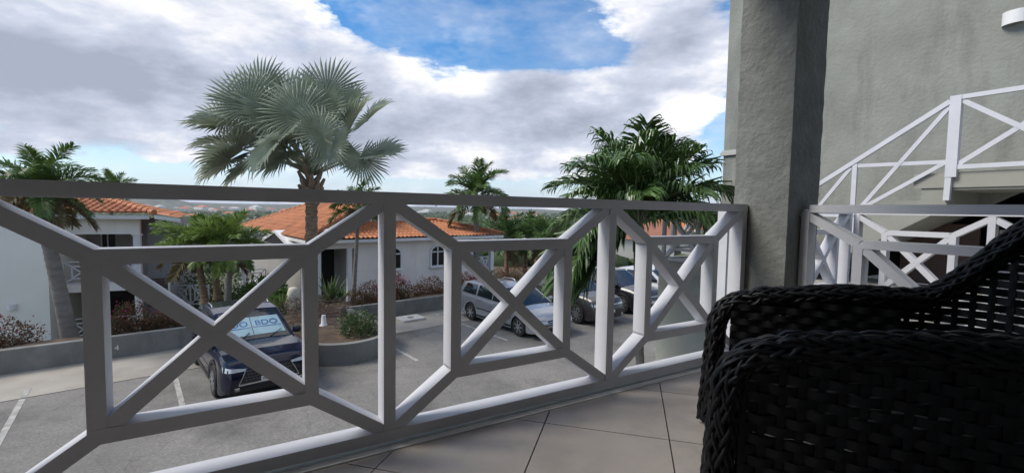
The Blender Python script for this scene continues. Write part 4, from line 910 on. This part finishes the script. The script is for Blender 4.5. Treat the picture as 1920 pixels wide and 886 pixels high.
def car(name, label, pm, Lg, Wd, Ht, wb, wr, top, roof, belt, fo, trim=BLACKP, spokes=7, rails=False, clad=False, wins=(), tumble=.17, shade=False, kind='car', grille='bar', plate=None, ws_in=.06):
    """x forward, origin on the ground under the middle. top: hood/deck line [(x, z)], roof: greenhouse outline [(x, z)], belt [(x, z)]"""
    root = thing(name, label, kind); hw = Wd/2; xf = Lg/2-fo; xr = xf-wb; gc = .20
    def plan(x):
        t = abs(x)/(Lg/2); return 1-.03*t*t-.15*max(0, (t-.80)/.2)**2.2
    def prof(zr): return float(np.interp(zr, [0, .12, .35, .6, .8, .93, 1], [.90, .97, 1.0, .995, .97, .935, .88]))
    xs = sorted(set(np.round(np.concatenate([np.linspace(-Lg/2, Lg/2, 50), [xf+wr*1.17*math.cos(a) for a in np.linspace(0, PI, 15)], [xr+wr*1.17*math.cos(a) for a in np.linspace(0, PI, 15)]]), 4)))
    ts = [0, .06, .16, .3, .45, .6, .74, .86, .94, 1]; v = []; f = []; K = len(ts)+2
    for x in xs:
        zt = cr_interp(x, top); t = abs(x)/(Lg/2); zb = gc+.10*max(0, (t-.86)/.14)
        for wx in (xf, xr):
            d = abs(x-wx)
            if d < wr*1.17: zb = max(zb, wr+math.sqrt(max(0, (wr*1.17)**2-d*d)))
        zb = min(zb, zt-.06); w = hw*plan(x)
        col = [(w*prof((zb+(zt-zb)*tt)/zt), zb+(zt-zb)*tt) for tt in ts]; col += [(w*.5, zt+.022), (0, zt+.03)]
        v += [(x, y, z) for y, z in col]
    nx = len(xs)
    for i in range(nx-1):
        for j in range(K-1): f.append((i*K+j, (i+1)*K+j, (i+1)*K+j+1, i*K+j+1))
    nv = len(v); v += [(x, -y, z) for x, y, z in v]; f += [tuple(nv+q for q in reversed(p)) for p in f]
    for i, rev in ((0, True), (nx-1, False)):
        lp = [i*K+j for j in range(K)] + [nv+i*K+j for j in range(K-2, -1, -1)]; f.append(tuple(lp) if rev else tuple(lp[::-1]))
    body = part('body', v, f, pm, root, 32, True); T1_ = BVHTree.FromPolygons([Vector(p) for p in v], f)
    # greenhouse
    gx = np.linspace(roof[0][0], roof[-1][0], 34); gx = sorted(set(list(np.round(gx, 4))+[round(p[0], 4) for p in roof])); v2 = []; f2 = []; K2 = 8
    def gy(x, z):
        zb = cr_interp(x, belt); k = (z-zb)/(Ht-zb); t = abs(x)/(Lg/2); return hw*.935*plan(x)*(1-tumble*k-.04*k*k)-.03*max(0, t-.55)*2
    for x in gx:
        zb = cr_interp(x, belt)-.05; zt = max(cr_interp(x, roof), zb+.012)
        zz = [zb, zb+(zt-zb)*.33, zb+(zt-zb)*.66, zt-.06 if zt-zb > .2 else zb+(zt-zb)*.85, zt-.02 if zt-zb > .2 else zb+(zt-zb)*.95]
        col = [(gy(x, z), z) for z in zz]; y = col[-1][0]; col += [(y*.93, zt), (y*.5, zt+.018*(min(1, (zt-zb)/.3))), (0, zt+.025*(min(1, (zt-zb)/.3)))]
        v2 += [(x, a, b) for a, b in col]
    for i in range(len(gx)-1):
        for j in range(K2-1): f2.append((i*K2+j, (i+1)*K2+j, (i+1)*K2+j+1, i*K2+j+1))
    nv = len(v2); v2 += [(x, -y, z) for x, y, z in v2]; f2 += [tuple(nv+q for q in reversed(p)) for p in f2]
    part('cabin', v2, f2, pm, root, 40, True); T2_ = BVHTree.FromPolygons([Vector(p) for p in v2], f2)
    def patch(nm, lo, hi, m, axis, sgn, tree, n=10, k=4, off=.005, par=None):
        """lo, hi: polylines in (a, z); projected along axis onto the tree. axis 'y' -> a is x; axis 'x' -> a is y"""
        vv = []; ff = []
        def along(pl, t):
            d = [0]
            for a, b in zip(pl, pl[1:]): d.append(d[-1]+math.dist(a, b))
            return np.array([np.interp(t*d[-1], d, [p[c] for p in pl]) for c in (0, 1)])
        for i in range(n+1):
            a, b = along(lo, i/n), along(hi, i/n)
            for j in range(k+1):
                q = a+(b-a)*j/k
                if axis == 'y': o_, d_ = Vector((q[0], sgn*3, q[1])), Vector((0, -sgn, 0))
                else: o_, d_ = Vector((sgn*5, q[0], q[1])), Vector((-sgn, 0, 0))
                h_ = tree.ray_cast(o_, d_)
                if h_[0] is None:
                    h_ = tree.find_nearest(Vector((q[0], sgn*hw, q[1])) if axis == 'y' else Vector((sgn*Lg/2, q[0], q[1])))
                p = h_[0]-d_*off; vv.append(p)
        for i in range(n):
            for j in range(k): ff.append((i*(k+1)+j, (i+1)*(k+1)+j, (i+1)*(k+1)+j+1, i*(k+1)+j+1))
        o = part(nm, vv, ff, m, par or root, 30, True); return o
    # glass
    for sgn in (-1, 1):
        for w in wins: patch('side_window', [(w[0], w[1]), (w[2], w[3])], [(w[4], w[5]), (w[6], w[7])], CARGLASS, 'y', sgn, T2_, 8, 4)
    (wx0, wz0), (wx1, wz1) = roof[-1], roof[-2]
    def ws(nm, x0, x1, m, t0, t1, y0, y1, off, kk=8):
        vv = []; ff = []; n = 12
        for i in range(n+1):
            for j in range(kk+1):
                t = t0+(t1-t0)*j/kk; x = x0[0]+(x1[0]-x0[0])*t; z = x0[1]+(x1[1]-x0[1])*t; ym = gy(x, z)*.93-.035; y = ym*(y0+(y1-y0)*i/n)
                nrm = Vector((-(x1[1]-x0[1]), 0, (x1[0]-x0[0]))).normalized()
                if nrm.z < 0: nrm = -nrm
                h_ = T2_.ray_cast(Vector((x, y, z))+nrm*.5, -nrm); p = (h_[0] if h_[0] is not None else Vector((x, y, z)))+nrm*off; vv.append(p)
        for i in range(n):
            for j in range(kk): ff.append((i*(kk+1)+j, (i+1)*(kk+1)+j, (i+1)*(kk+1)+j+1, i*(kk+1)+j+1))
        return part(nm, vv, ff, m, root, 30, True)
    ws('windscreen', (wx0, wz0), (wx1, wz1), CARGLASS, .005, .95, -1, 1, .006); ws('rear_window', roof[0], roof[1], CARGLASS, .3, .92, -.95, .95, .006)
    if shade:
        sm = mat('silver_sunshade', (.30, .44, .50), .5, .12, 4); sd1 = ws('sunshade', (wx0, wz0), (wx1, wz1), sm, .14, .72, -.93, -.02, .011); sd2 = ws('sunshade', (wx0, wz0), (wx1, wz1), sm, .14, .72, .0, .93, .0115)
        ey = (Vector((wx1, 0, wz1))-Vector((wx0, 0, wz0))).normalized(); ex = Vector((0, 1, 0)); ez = ex.cross(ey)
        ink = mat('blue_print', (.02, .10, .32), .5, .05, 4)
        for yy, sdp in ((-.32, sd1), (.32, sd2)):
            c = Vector((wx0, 0, wz0)).lerp(Vector((wx1, 0, wz1)), .50)+Vector((0, yy, 0))+ez*.031
            for body_, sz, dy_ in (('BDO', .235, .02),):
                o = link('print', text_mesh(body_, sz, .001), ink, sdp); o.matrix_basis = Matrix(((ex.x, ey.x, ez.x, c.x), (ex.y, ey.y, ez.y, c.y), (ex.z, ey.z, ez.z, c.z), (0, 0, 0, 1)))
            o = MB().obox(c-ex*.30-ey*.13-ez*.001, ex*.60, ey*.014, ez*.002).out('print', ink, None, None, True); o.parent = sdp
            o = MB().obox(c-ex*.30-ey*.13-ez*.001, ex*.014, ey*.16, ez*.0015).out('print', mat('red_print', (.5, .05, .05), .5, .05, 4), None, None, True); o.parent = sdp
    # underbody and wheels
    MB().box((-Lg/2+.12, -hw*.80, .22), (Lg/2-.12, hw*.80, .62)).out('underbody', BLACKP, root, None, True)
    for wx in (xf, xr):
        for sgn in (-1, 1):
            yc = sgn*(hw-.115); mb = MB(); pr = [(wr*.66, -.06), (wr*.66, -.10), (wr*.93, -.105), (wr, -.075), (wr, .075), (wr*.93, .105), (wr*.66, .10), (wr*.66, .06)]
            mb.lathe((wx, yc, wr), pr, 28, 'y'); wh = mb.out('wheel', TYRE, root, 50, True)
            mb = MB(); ro = wr*.68; yo = yc+sgn*.098
            mb.lathe((wx, yo, wr), [(ro, -.01), (ro, .012), (ro*.90, .013), (ro*.90, -.012)], 28, 'y', False)
            for k in range(spokes):
                a = 2*PI*k/spokes; d = Vector((math.cos(a), 0, math.sin(a))); s = Vector((-d.z, 0, d.x)); c0 = Vector((wx, yo, wr)); w0, w1 = .034*wr/.33, .024*wr/.33
                mb.prism([c0+d*.03-s*w0*.7, c0+d*ro*.95-s*w1, c0+d*ro*.95+s*w1, c0+d*.03+s*w0*.7], Vector((0, sgn*.014, 0)))
            mb.lathe((wx, yo+sgn*.004, wr), [(.055, -.012), (.055, .012), (.03, .016)], 14, 'y')
            q = mb.out('rim', ALLOY, None, 40, True); q.parent = wh
            q = MB().lathe((wx, yo-sgn*.018, wr), [(ro, -.004), (ro, .004)], 24, 'y').out('brake_void', BLACKP, None, None, True); q.parent = wh
            if clad:
                mb = MB(); r0, r1_ = wr*1.15, wr*1.15+.07; vv = []; ff = []; n = 16
                for i in range(n+1):
                    a = -.12+(PI+.24)*i/n
                    for r_ in (r0, r1_):
                        x, z = wx+r_*math.cos(a), wr+r_*math.sin(a); h_ = T1_.ray_cast(Vector((x, sgn*3, z)), Vector((0, -sgn, 0))); y = h_[0].y if h_[0] is not None else sgn*hw*.97
                        vv.append((x, y+sgn*.012, z))
                for i in range(n): ff.append((2*i, 2*i+1, 2*i+3, 2*i+2))
                part('arch_trim', vv, ff, BLACKP, root, 40, True)
    # doors: seams, handles, mirror, sill
    zb_m = cr_interp(0, belt)
    for sgn in (-1, 1):
        for wdw in wins[:2]:
            hx = wdw[0]+.16; hz_ = zb_m-.10; h_ = T1_.ray_cast(Vector((hx, sgn*3, hz_)), Vector((0, -sgn, 0)))
            if h_[0] is not None: MB().obox(h_[0]+Vector((-.09, sgn*-.005, -.014)), (.18, 0, 0), (0, sgn*.03, 0), (0, 0, .028)).out('door_handle', CHROME if clad else pm, root, None, True)
        for wdw in wins[:2]:
            for x in (wdw[0]-.03,):
                patch('door_seam', [(x-.004, .30), (x+.004, .30)], [(x-.004, zb_m-.03), (x+.004, zb_m-.03)], BLACKP, 'y', sgn, T1_, 1, 6, .002)
        patch('sill_trim', [(xr+wr*1.2, .24), (xf-wr*1.2, .24)], [(xr+wr*1.2, .31+.06*clad), (xf-wr*1.2, .31+.06*clad)], trim, 'y', sgn, T1_, 8, 2, .006)
        patch('side_moulding', [(xr+wr*1.2, .52), (xf-wr*1.2, .52)], [(xr+wr*1.2, .56), (xf-wr*1.2, .56)], BLACKP if not clad else pm, 'y', sgn, T1_, 8, 1, .006)
        mx_ = roof[-1][0]-.22; mz = cr_interp(mx_, belt)+.05; my = gy(mx_, mz)
        mb = MB().lathe((mx_, sgn*(my+.13), mz+.05), [(.02, -.10), (.075, -.085), (.09, 0), (.08, .07), (.03, .09)], 12, 'y'); mb.tube([(mx_, sgn*(my-.01), mz), (mx_, sgn*(my+.06), mz+.03)], .022, 6); mb.out('mirror', pm, root, 50, True)
    # front: lamps, grille, bumper opening, plate
    zh = cr_interp(Lg/2-.12, top)
    for sgn in (-1, 1):
        patch('headlamp', [(sgn*hw*.48, zh-.135), (sgn*hw*.91, zh-.14)], [(sgn*hw*.48, zh-.095), (sgn*hw*.91, zh-.035)], LAMP, 'x', 1, T1_, 8, 3, .008)
        patch('fog_lamp', [(sgn*hw*.62, .33), (sgn*hw*.72, .33)], [(sgn*hw*.62, .40), (sgn*hw*.72, .40)], CHROME, 'x', 1, T1_, 2, 2, .012)
        patch('tail_lamp', [(sgn*hw*.62, zb_m-.22), (sgn*hw*.88, zb_m-.22)], [(sgn*hw*.66, zb_m-.02), (sgn*hw*.86, zb_m-.02)], TAIL, 'x', -1, T1_, 5, 3, .008)
    if grille == 'mesh':
        gl = [(-hw*.62, .44), (0, .40), (hw*.62, .44)]; gh = [(-hw*.46, zh-.11), (0, zh-.09), (hw*.46, zh-.11)]
        gg = patch('grille', gl, gh, BLACKP, 'x', 1, T1_, 16, 6, .010)
        for i in range(15):
            for j in range(5):
                t = (j+.5)/5; y = (-.56+1.12*(i+.5*(j % 2))/14.5)*hw*(1-.22*t); z = .445+t*(zh-.11-.455); h_ = T1_.ray_cast(Vector((5, y, z)), Vector((-1, 0, 0)))
                if h_[0] is None: continue
                c = h_[0]+Vector((.013, 0, 0)); q = MB().prism([c+Vector((0, -.036, 0)), c+Vector((0, 0, -.022)), c+Vector((0, .036, 0)), c+Vector((0, 0, .022))], (.008, 0, 0)); q2 = MB()
                o = q.out('grille_cell', mat('grille_metal', (.10, .10, .11), .3, .1, 5, metal=.7), gg, None, True)
        for a, b in (((-hw*.64, .43), (-hw*.47, zh-.10)), ((hw*.64, .43), (hw*.47, zh-.10)), ((-hw*.64, .43), (hw*.64, .43))):
            patch('grille_trim', [a, b], [(a[0], a[1]+.028), (b[0], b[1]+.028)], CHROME, 'x', 1, T1_, 10, 1, .016)
        patch('lower_bumper', [(-hw*.9, .26), (hw*.9, .26)], [(-hw*.86, .37), (hw*.86, .37)], BLACKP, 'x', 1, T1_, 14, 2, .012)
        patch('badge', [(-.055, zh-.115), (.055, zh-.115)], [(-.055, zh-.05), (.055, zh-.05)], CHROME, 'x', 1, T1_, 2, 2, .02)
    else:
        patch('grille', [(-hw*.44, zh-.155), (hw*.44, zh-.155)], [(-hw*.46, zh-.06), (hw*.46, zh-.06)], BLACKP, 'x', 1, T1_, 8, 2, .010)
        patch('grille_trim', [(-hw*.44, zh-.118), (hw*.44, zh-.118)], [(-hw*.44, zh-.10), (hw*.44, zh-.10)], CHROME, 'x', 1, T1_, 8, 1, .016)
        patch('lower_grille', [(-hw*.55, .30), (hw*.55, .30)], [(-hw*.55, .40), (hw*.55, .40)], BLACKP, 'x', 1, T1_, 8, 2, .010)
        patch('bumper_strip', [(-hw*.86, .47), (hw*.86, .47)], [(-hw*.86, .50), (hw*.86, .50)], trim, 'x', 1, T1_, 12, 1, .010)
    h_ = T1_.ray_cast(Vector((5, 0, .50)), Vector((-1, 0, 0))); px_ = h_[0].x+.03
    pl = MB().box((px_-.02, -.17, .455), (px_, .17, .555)).out('number_plate', PLATE, root, None, True)
    if plate:
        o = link('plate_number', text_mesh(plate, .088, .001), mat('plate_ink', (.03, .03, .04), .5, .05, 4), pl); o.matrix_basis = Matrix(((0, 0, 1, px_+.002), (1, 0, 0, 0), (0, 1, 0, .503), (0, 0, 0, 1)))
    if rails:
        for sgn in (-1, 1):
            xa, xb = roof[2][0], roof[-3][0] if len(roof) > 4 else roof[-2][0]; pts = [(x, sgn*(gy(x, Ht)*.93), cr_interp(x, roof)+(.055 if 0 < i < 6 else .005)) for i, x in enumerate(np.linspace(xa+.1, xb-.1, 7))]
            MB().tube(pts, .016, 6).out('roof_rail', ALLOY, root, 60, True)
    # wipers
    for y in (-.30, .30):
        p0_ = Vector((wx0+.0, y, wz0+.03)); p1_ = Vector((wx0, y*.2, wz0)).lerp(Vector((wx1, 0, wz1)), .22)+Vector((.02, y+.25, .03)); MB().tube([p0_, p1_], .008, 5).out('wiper', BLACKP, root, 60, True)
    return root
def wins_for(belt, roof_z, xs, rear_slant=.1, front_slant=.45):
    """side windows from belt to near the roof; xs = list of (x_rear, x_front) at the belt"""
    out = []
    for i, (a, b) in enumerate(xs):
        za, zb = cr_interp(a, belt)+.015, cr_interp(b, belt)+.015; zt = roof_z-.10
        a2 = a+(rear_slant if i == len(xs)-1 else .02); b2 = b-(front_slant if i == 0 else .02)
        out.append((a, za, b, zb, a2, zt-.01, b2, zt))
    return out
def put(root, u, vfront, Lg, rot=0.):
    p = L(u, vfront-Lg/2, ZL+.006); root.matrix_basis = Matrix.Translation(p) @ Matrix.Rotation(math.atan2(VD.y, VD.x)+rot, 4, 'Z')
# dark blue crossover with a sunshade
bl = [(-1.9, 1.10), (.6, 1.0), (1.3, .98)]
c1_ = car('crossover_car', 'dark navy crossover with a printed sunshade behind its windscreen', paint('navy_paint', (.0045, .006, .020), .0, .2, .45, .3), 4.46, 1.83, 1.61, 2.64, .345,
    [(-2.23, .78), (-2.15, 1.04), (-1.9, 1.08), (.6, 1.0), (1.05, 1.03), (1.7, .98), (2.05, .90), (2.19, .78), (2.23, .60)], [(-2.08, 1.08), (-1.72, 1.50), (-1.2, 1.58), (-.3, 1.61), (.20, 1.575), (1.05, 1.03)], bl, .92,
    clad=True, rails=True, wins=wins_for(bl, 1.60, [(-.15, .82), (-1.06, -.19), (-1.64, -1.12)], .12, .62), shade=True, grille='mesh', plate='W52-71', spokes=10)
put(c1_, 1.12, 5.35, 4.46, R(2))
bl = [(-2.3, 1.0), (.6, .92), (1.2, .90)]
c2_ = car('estate_car', 'silver estate car parked nose out beside the empty bay', paint('silver_paint', (.34, .355, .385), .55, .25), 4.80, 1.81, 1.48, 2.75, .32,
    [(-2.40, .72), (-2.34, .98), (-2.2, 1.0), (.6, .93), (1.1, .93), (1.7, .86), (2.15, .76), (2.36, .64), (2.40, .50)], [(-2.30, 1.0), (-1.98, 1.36), (-1.4, 1.44), (-.4, 1.48), (.35, 1.44), (1.28, .93)], bl, .95,
    wins=wins_for(bl, 1.46, [(-.02, 1.0), (-.95, -.06), (-1.95, -1.03)], .22, .66), rails=True, spokes=7)
put(c2_, 9.55, 5.80, 4.80)
bl = [(-2.0, 1.12), (.6, 1.05), (1.2, 1.02)]
c3_ = car('suv_car', 'brownish grey SUV parked beside the silver estate car', paint('taupe_paint', (.045, .040, .042), .3, .28, .45, .35), 4.53, 1.82, 1.68, 2.62, .36,
    [(-2.26, .80), (-2.2, 1.1), (-2.0, 1.12), (.6, 1.05), (1.1, 1.06), (1.7, 1.0), (2.1, .90), (2.24, .76), (2.265, .56)], [(-2.18, 1.12), (-1.75, 1.52), (-1.2, 1.64), (-.3, 1.68), (.3, 1.63), (1.2, 1.06)], bl, .93,
    wins=wins_for(bl, 1.66, [(0, .95), (-.95, -.04), (-1.72, -1.02)], .35, .62), clad=True, spokes=9)
put(c3_, 12.4, 5.75, 4.53)
c4_ = car('suv_car', 'dark grey SUV parked between the brownish SUV and the pale car', paint('charcoal_paint', (.016, .016, .019), .2, .25, .45, .35), 4.45, 1.85, 1.64, 2.64, .36,
    [(-2.22, .80), (-2.16, 1.1), (-1.95, 1.12), (.6, 1.04), (1.1, 1.05), (1.65, .99), (2.05, .88), (2.2, .74), (2.225, .56)], [(-2.12, 1.12), (-1.65, 1.50), (-1.1, 1.60), (-.3, 1.64), (.3, 1.59), (1.2, 1.05)], bl, .92,
    wins=wins_for(bl, 1.62, [(0, .95), (-.95, -.04), (-1.62, -1.02)], .4, .62), clad=True, spokes=9)
put(c4_, 15.2, 5.70, 4.45)
bl = [(-2.0, 1.0), (.6, .95), (1.2, .92)]
c5_ = car('hatchback_car', 'pale car with a dark roof parked beyond the dark grey SUV', paint('white_car_paint', (.55, .56, .58), .1, .3), 4.2, 1.76, 1.52, 2.55, .32,
    [(-2.1, .75), (-2.04, .98), (-1.9, 1.0), (.6, .94), (1.1, .95), (1.6, .88), (1.95, .76), (2.08, .62), (2.1, .5)], [(-2.0, 1.0), (-1.6, 1.38), (-1.1, 1.48), (-.3, 1.52), (.3, 1.48), (1.2, .95)], bl, .85,
    wins=wins_for(bl, 1.5, [(0, .95), (-.95, -.04), (-1.55, -1.02)], .3, .62), spokes=7)
put(c5_, 18.0, 5.9, 4.2)
c6_ = copy_tree(c5_); c6_['label'] = 'white car parked at the end of the row beside the raised walkway'; put(c6_, 20.8, 6.0, 4.2)

# ------------------------------------------------------------------ valley: trees, town, haze
ico_v, ico_f = None, None
bmx = bmesh.new(); bmesh.ops.create_icosphere(bmx, subdivisions=2, radius=1); ico_v = np.array([p.co[:] for p in bmx.verts]); ico_f = np.array([[q.index for q in p.verts] for p in bmx.faces]); bmx.free()
def clumps(name, pts, radii, m, seed, label=None):
    rg = np.random.default_rng(seed); n = len(pts); V = ico_v[None]*(1+rg.uniform(-.32, .32, (n, len(ico_v), 1))); V = V*np.array(radii)[:, None, :]+np.array(pts)[:, None, :]
    F = (ico_f[None]+(np.arange(n)*len(ico_v))[:, None, None]).reshape(-1, 3); V = V.reshape(-1, 3)
    me = bpy.data.meshes.new(name); me.vertices.add(len(V)); me.vertices.foreach_set('co', V.ravel()); me.loops.add(F.size); me.loops.foreach_set('vertex_index', F.ravel().astype(np.int32)); me.polygons.add(len(F)); me.polygons.foreach_set('loop_start', np.arange(0, F.size, 3, dtype=np.int32)); me.update(); me.validate()
    o = link(name, me, m); o['kind'] = 'stuff'; tag(o, label); return o
rg = np.random.default_rng(5); pts = []; rad = []
for i in range(9500):
    r = 80*(2600/80)**(rg.random()**.8); a = rg.uniform(R(-52), R(40)); x, y = r*math.sin(a), r*math.cos(a)
    if vnoise(np.array(x), np.array(y), 90+r*.12, 5) < .26+.10*(r > 900): continue
    s = rg.uniform(1.3, 3.0)*(1+r/900); z = float(theight(x, y)); pts.append((x, y, z+s*.35)); rad.append((s*1.2, s*1.2, s*.85))
clumps('valley_trees', pts, rad, FAR_TREE, 1, 'scrubby green trees covering the valley below')
WALLS = [mat('town_wall%d' % i, c, .9, .06, .2) for i, c in enumerate(((.62, .58, .50), (.70, .68, .64), (.55, .45, .34), (.66, .60, .46)))]
ROOFS = [mat('town_roof%d' % i, c, .85, .12, .3) for i, c in enumerate(((.46, .16, .07), (.38, .15, .08), (.50, .48, .45), (.30, .13, .08)))]
WIN_D = mat('town_window', (.05, .055, .06), .3, .1, 1)
def ray_ground(px, py, Y):
    y = 60.
    while y < 6000:
        p = at(px, py, y)
        if p.z <= float(theight(p.x, p.y)): return y
        y *= 1.03
    return Y
def town_house(px, py, Y, w, d, h, wi, ri, label, group, rz=0., hip=True):
    Y = ray_ground(px, py, Y); p = at(px, py, Y); z0 = min(p.z, float(theight(p.x, p.y))+.0); zb = p.z
    root = thing('town_house', label, 'house', (p.x, p.y, zb), rz, group)
    MB().box((-w/2, -d/2, -2), (w/2, d/2, h)).out('wall', WALLS[wi], root, None, True)
    e = .5; rh = d*.22; vv = [(-w/2-e, -d/2-e, h+.02), (w/2+e, -d/2-e, h+.02), (w/2+e, d/2+e, h+.02), (-w/2-e, d/2+e, h+.02), (-w/2+d*.4*hip, 0, h+rh), (w/2-d*.4*hip, 0, h+rh)]
    part('roof', vv, [(0, 1, 5, 4), (1, 2, 5), (2, 3, 4, 5), (3, 0, 4), (3, 2, 1, 0)], ROOFS[ri], root, None, True)
    for x in ((-.3, .3) if w < 9 else (-.34, 0, .34)):
        MB().box((x*w-.55, -d/2-.04, h*.35), (x*w+.55, -d/2-.003, h*.8)).out('window', WIN_D, root, None, True)
    return root
rt = random.Random(9)
WN = ['cream', 'white', 'tan', 'yellowish']; RN = ['orange tiled', 'brick red', 'pale flat-looking', 'brown tiled']
def LBL(wi, ri, Y): return ('%s house with a %s roof in the %s' % (WN[wi], RN[ri], 'near part of the valley' if Y < 400 else 'middle of the valley town' if Y < 1000 else 'far haze of the valley town')).replace(' a orange', ' an orange')
for px, py, Y, wi, ri in [(948, 411, 420, 0, 0), (968, 408, 470, 0, 0), (990, 409, 500, 3, 0), (1000, 403, 800, 1, 1), (935, 404, 820, 1, 0), (1015, 408, 430, 0, 1), (960, 401, 1100, 1, 0), (885, 402, 760, 1, 2), (800, 394, 1500, 1, 2), (792, 398, 900, 1, 2),
                      (430, 400, 420, 0, 0), (455, 403, 360, 0, 0), (500, 405, 340, 0, 0), (525, 403, 420, 3, 1), (545, 408, 300, 0, 0), (470, 394, 700, 1, 0), (440, 390, 900, 1, 2), (510, 392, 850, 1, 1), (480, 388, 1300, 1, 2), (535, 394, 720, 1, 0), (405, 393, 640, 1, 0), (380, 389, 1000, 1, 0), (330, 398, 360, 3, 0), (345, 391, 700, 0, 0), (300, 386, 1200, 1, 2), (275, 385, 1000, 1, 2), (420, 386, 1500, 1, 1), (555, 399, 500, 1, 0), (360, 404, 260, 0, 0)]:
    Yg = min(ray_ground(px, py+4, Y), 2600); w_ = rt.uniform(15, 24)*Yg/FPX; town_house(px, py+4, Y, w_, w_*.7, w_*.20+1, wi, ri, LBL(wi, ri, ray_ground(px, py+4, Y)), 'distant town houses', rt.uniform(-.5, .5))
for i in range(115):
    px = rt.choice((rt.uniform(230, 600), rt.uniform(230, 600), rt.uniform(770, 1060))); Y = 420*(7.6**rt.random()); b = at(px, 400, Y); z = float(theight(b.x, b.y))
    py = 443-FPX*((Vector((b.x, b.y, z))-Vector((0, 0, EYE))).dot(cU))/((Vector((b.x, b.y, z))-Vector((0, 0, EYE))).dot(cF))
    wi, ri = rt.choice((0, 1, 1, 3)), rt.choice((0, 1, 2, 2)); town_house(px, py-1, Y, rt.uniform(6, 15)*Y/FPX, rt.uniform(5, 8)*Y/FPX, rt.uniform(1.6, 3.4)*Y/FPX, wi, ri, LBL(wi, ri, Y), 'distant town houses', rt.uniform(-.6, .6))
for px, py, Y, w, wi, ri in ((1200, 500, 46, 9, 0, 3), (1168, 462, 75, 10, 3, 0), (1225, 452, 85, 10, 1, 0), (1215, 432, 130, 12, 2, 0), (1190, 420, 170, 12, 0, 0), (1235, 425, 150, 12, 2, 1), (1265, 430, 120, 12, 0, 0), (1300, 436, 110, 12, 2, 0), (1330, 425, 150, 12, 1, 0), (1290, 418, 210, 14, 0, 0), (1345, 445, 90, 11, 0, 0), (1250, 412, 300, 14, 1, 0), (1320, 410, 330, 14, 0, 1)):
    Yg = min(ray_ground(px, py, Y), 400); town_house(px, py, Y, w*Yg/Y, w*.8*Yg/Y, 3.0*max(.8, min(2, Yg/Y)), wi, ri, ('%s house with a %s roof on the slope below the near palm' % (WN[wi], RN[ri])).replace(' a orange', ' an orange'), 'houses on the slope', rt.uniform(-.4, .4))
# air of the valley: one closed box round everything
mh_ = bpy.data.materials.new('valley_air'); mh_.use_nodes = True; t_ = mh_.node_tree; t_.nodes.remove(t_.nodes['Principled BSDF'])
pv = t_.nodes.new('ShaderNodeVolumePrincipled'); pv.inputs['Color'].default_value = (.80, .88, 1.0, 1); pv.inputs['Density'].default_value = .00007; pv.inputs['Anisotropy'].default_value = .2
t_.links.new(pv.outputs[0], t_.nodes['Material Output'].inputs['Volume'])
mb = MB().box((-9800, -9800, -90), (9800, 9800, 140)); tag(mb.out('haze', mh_), None, kind='stuff')
SC.cycles.volume_bounces = 0
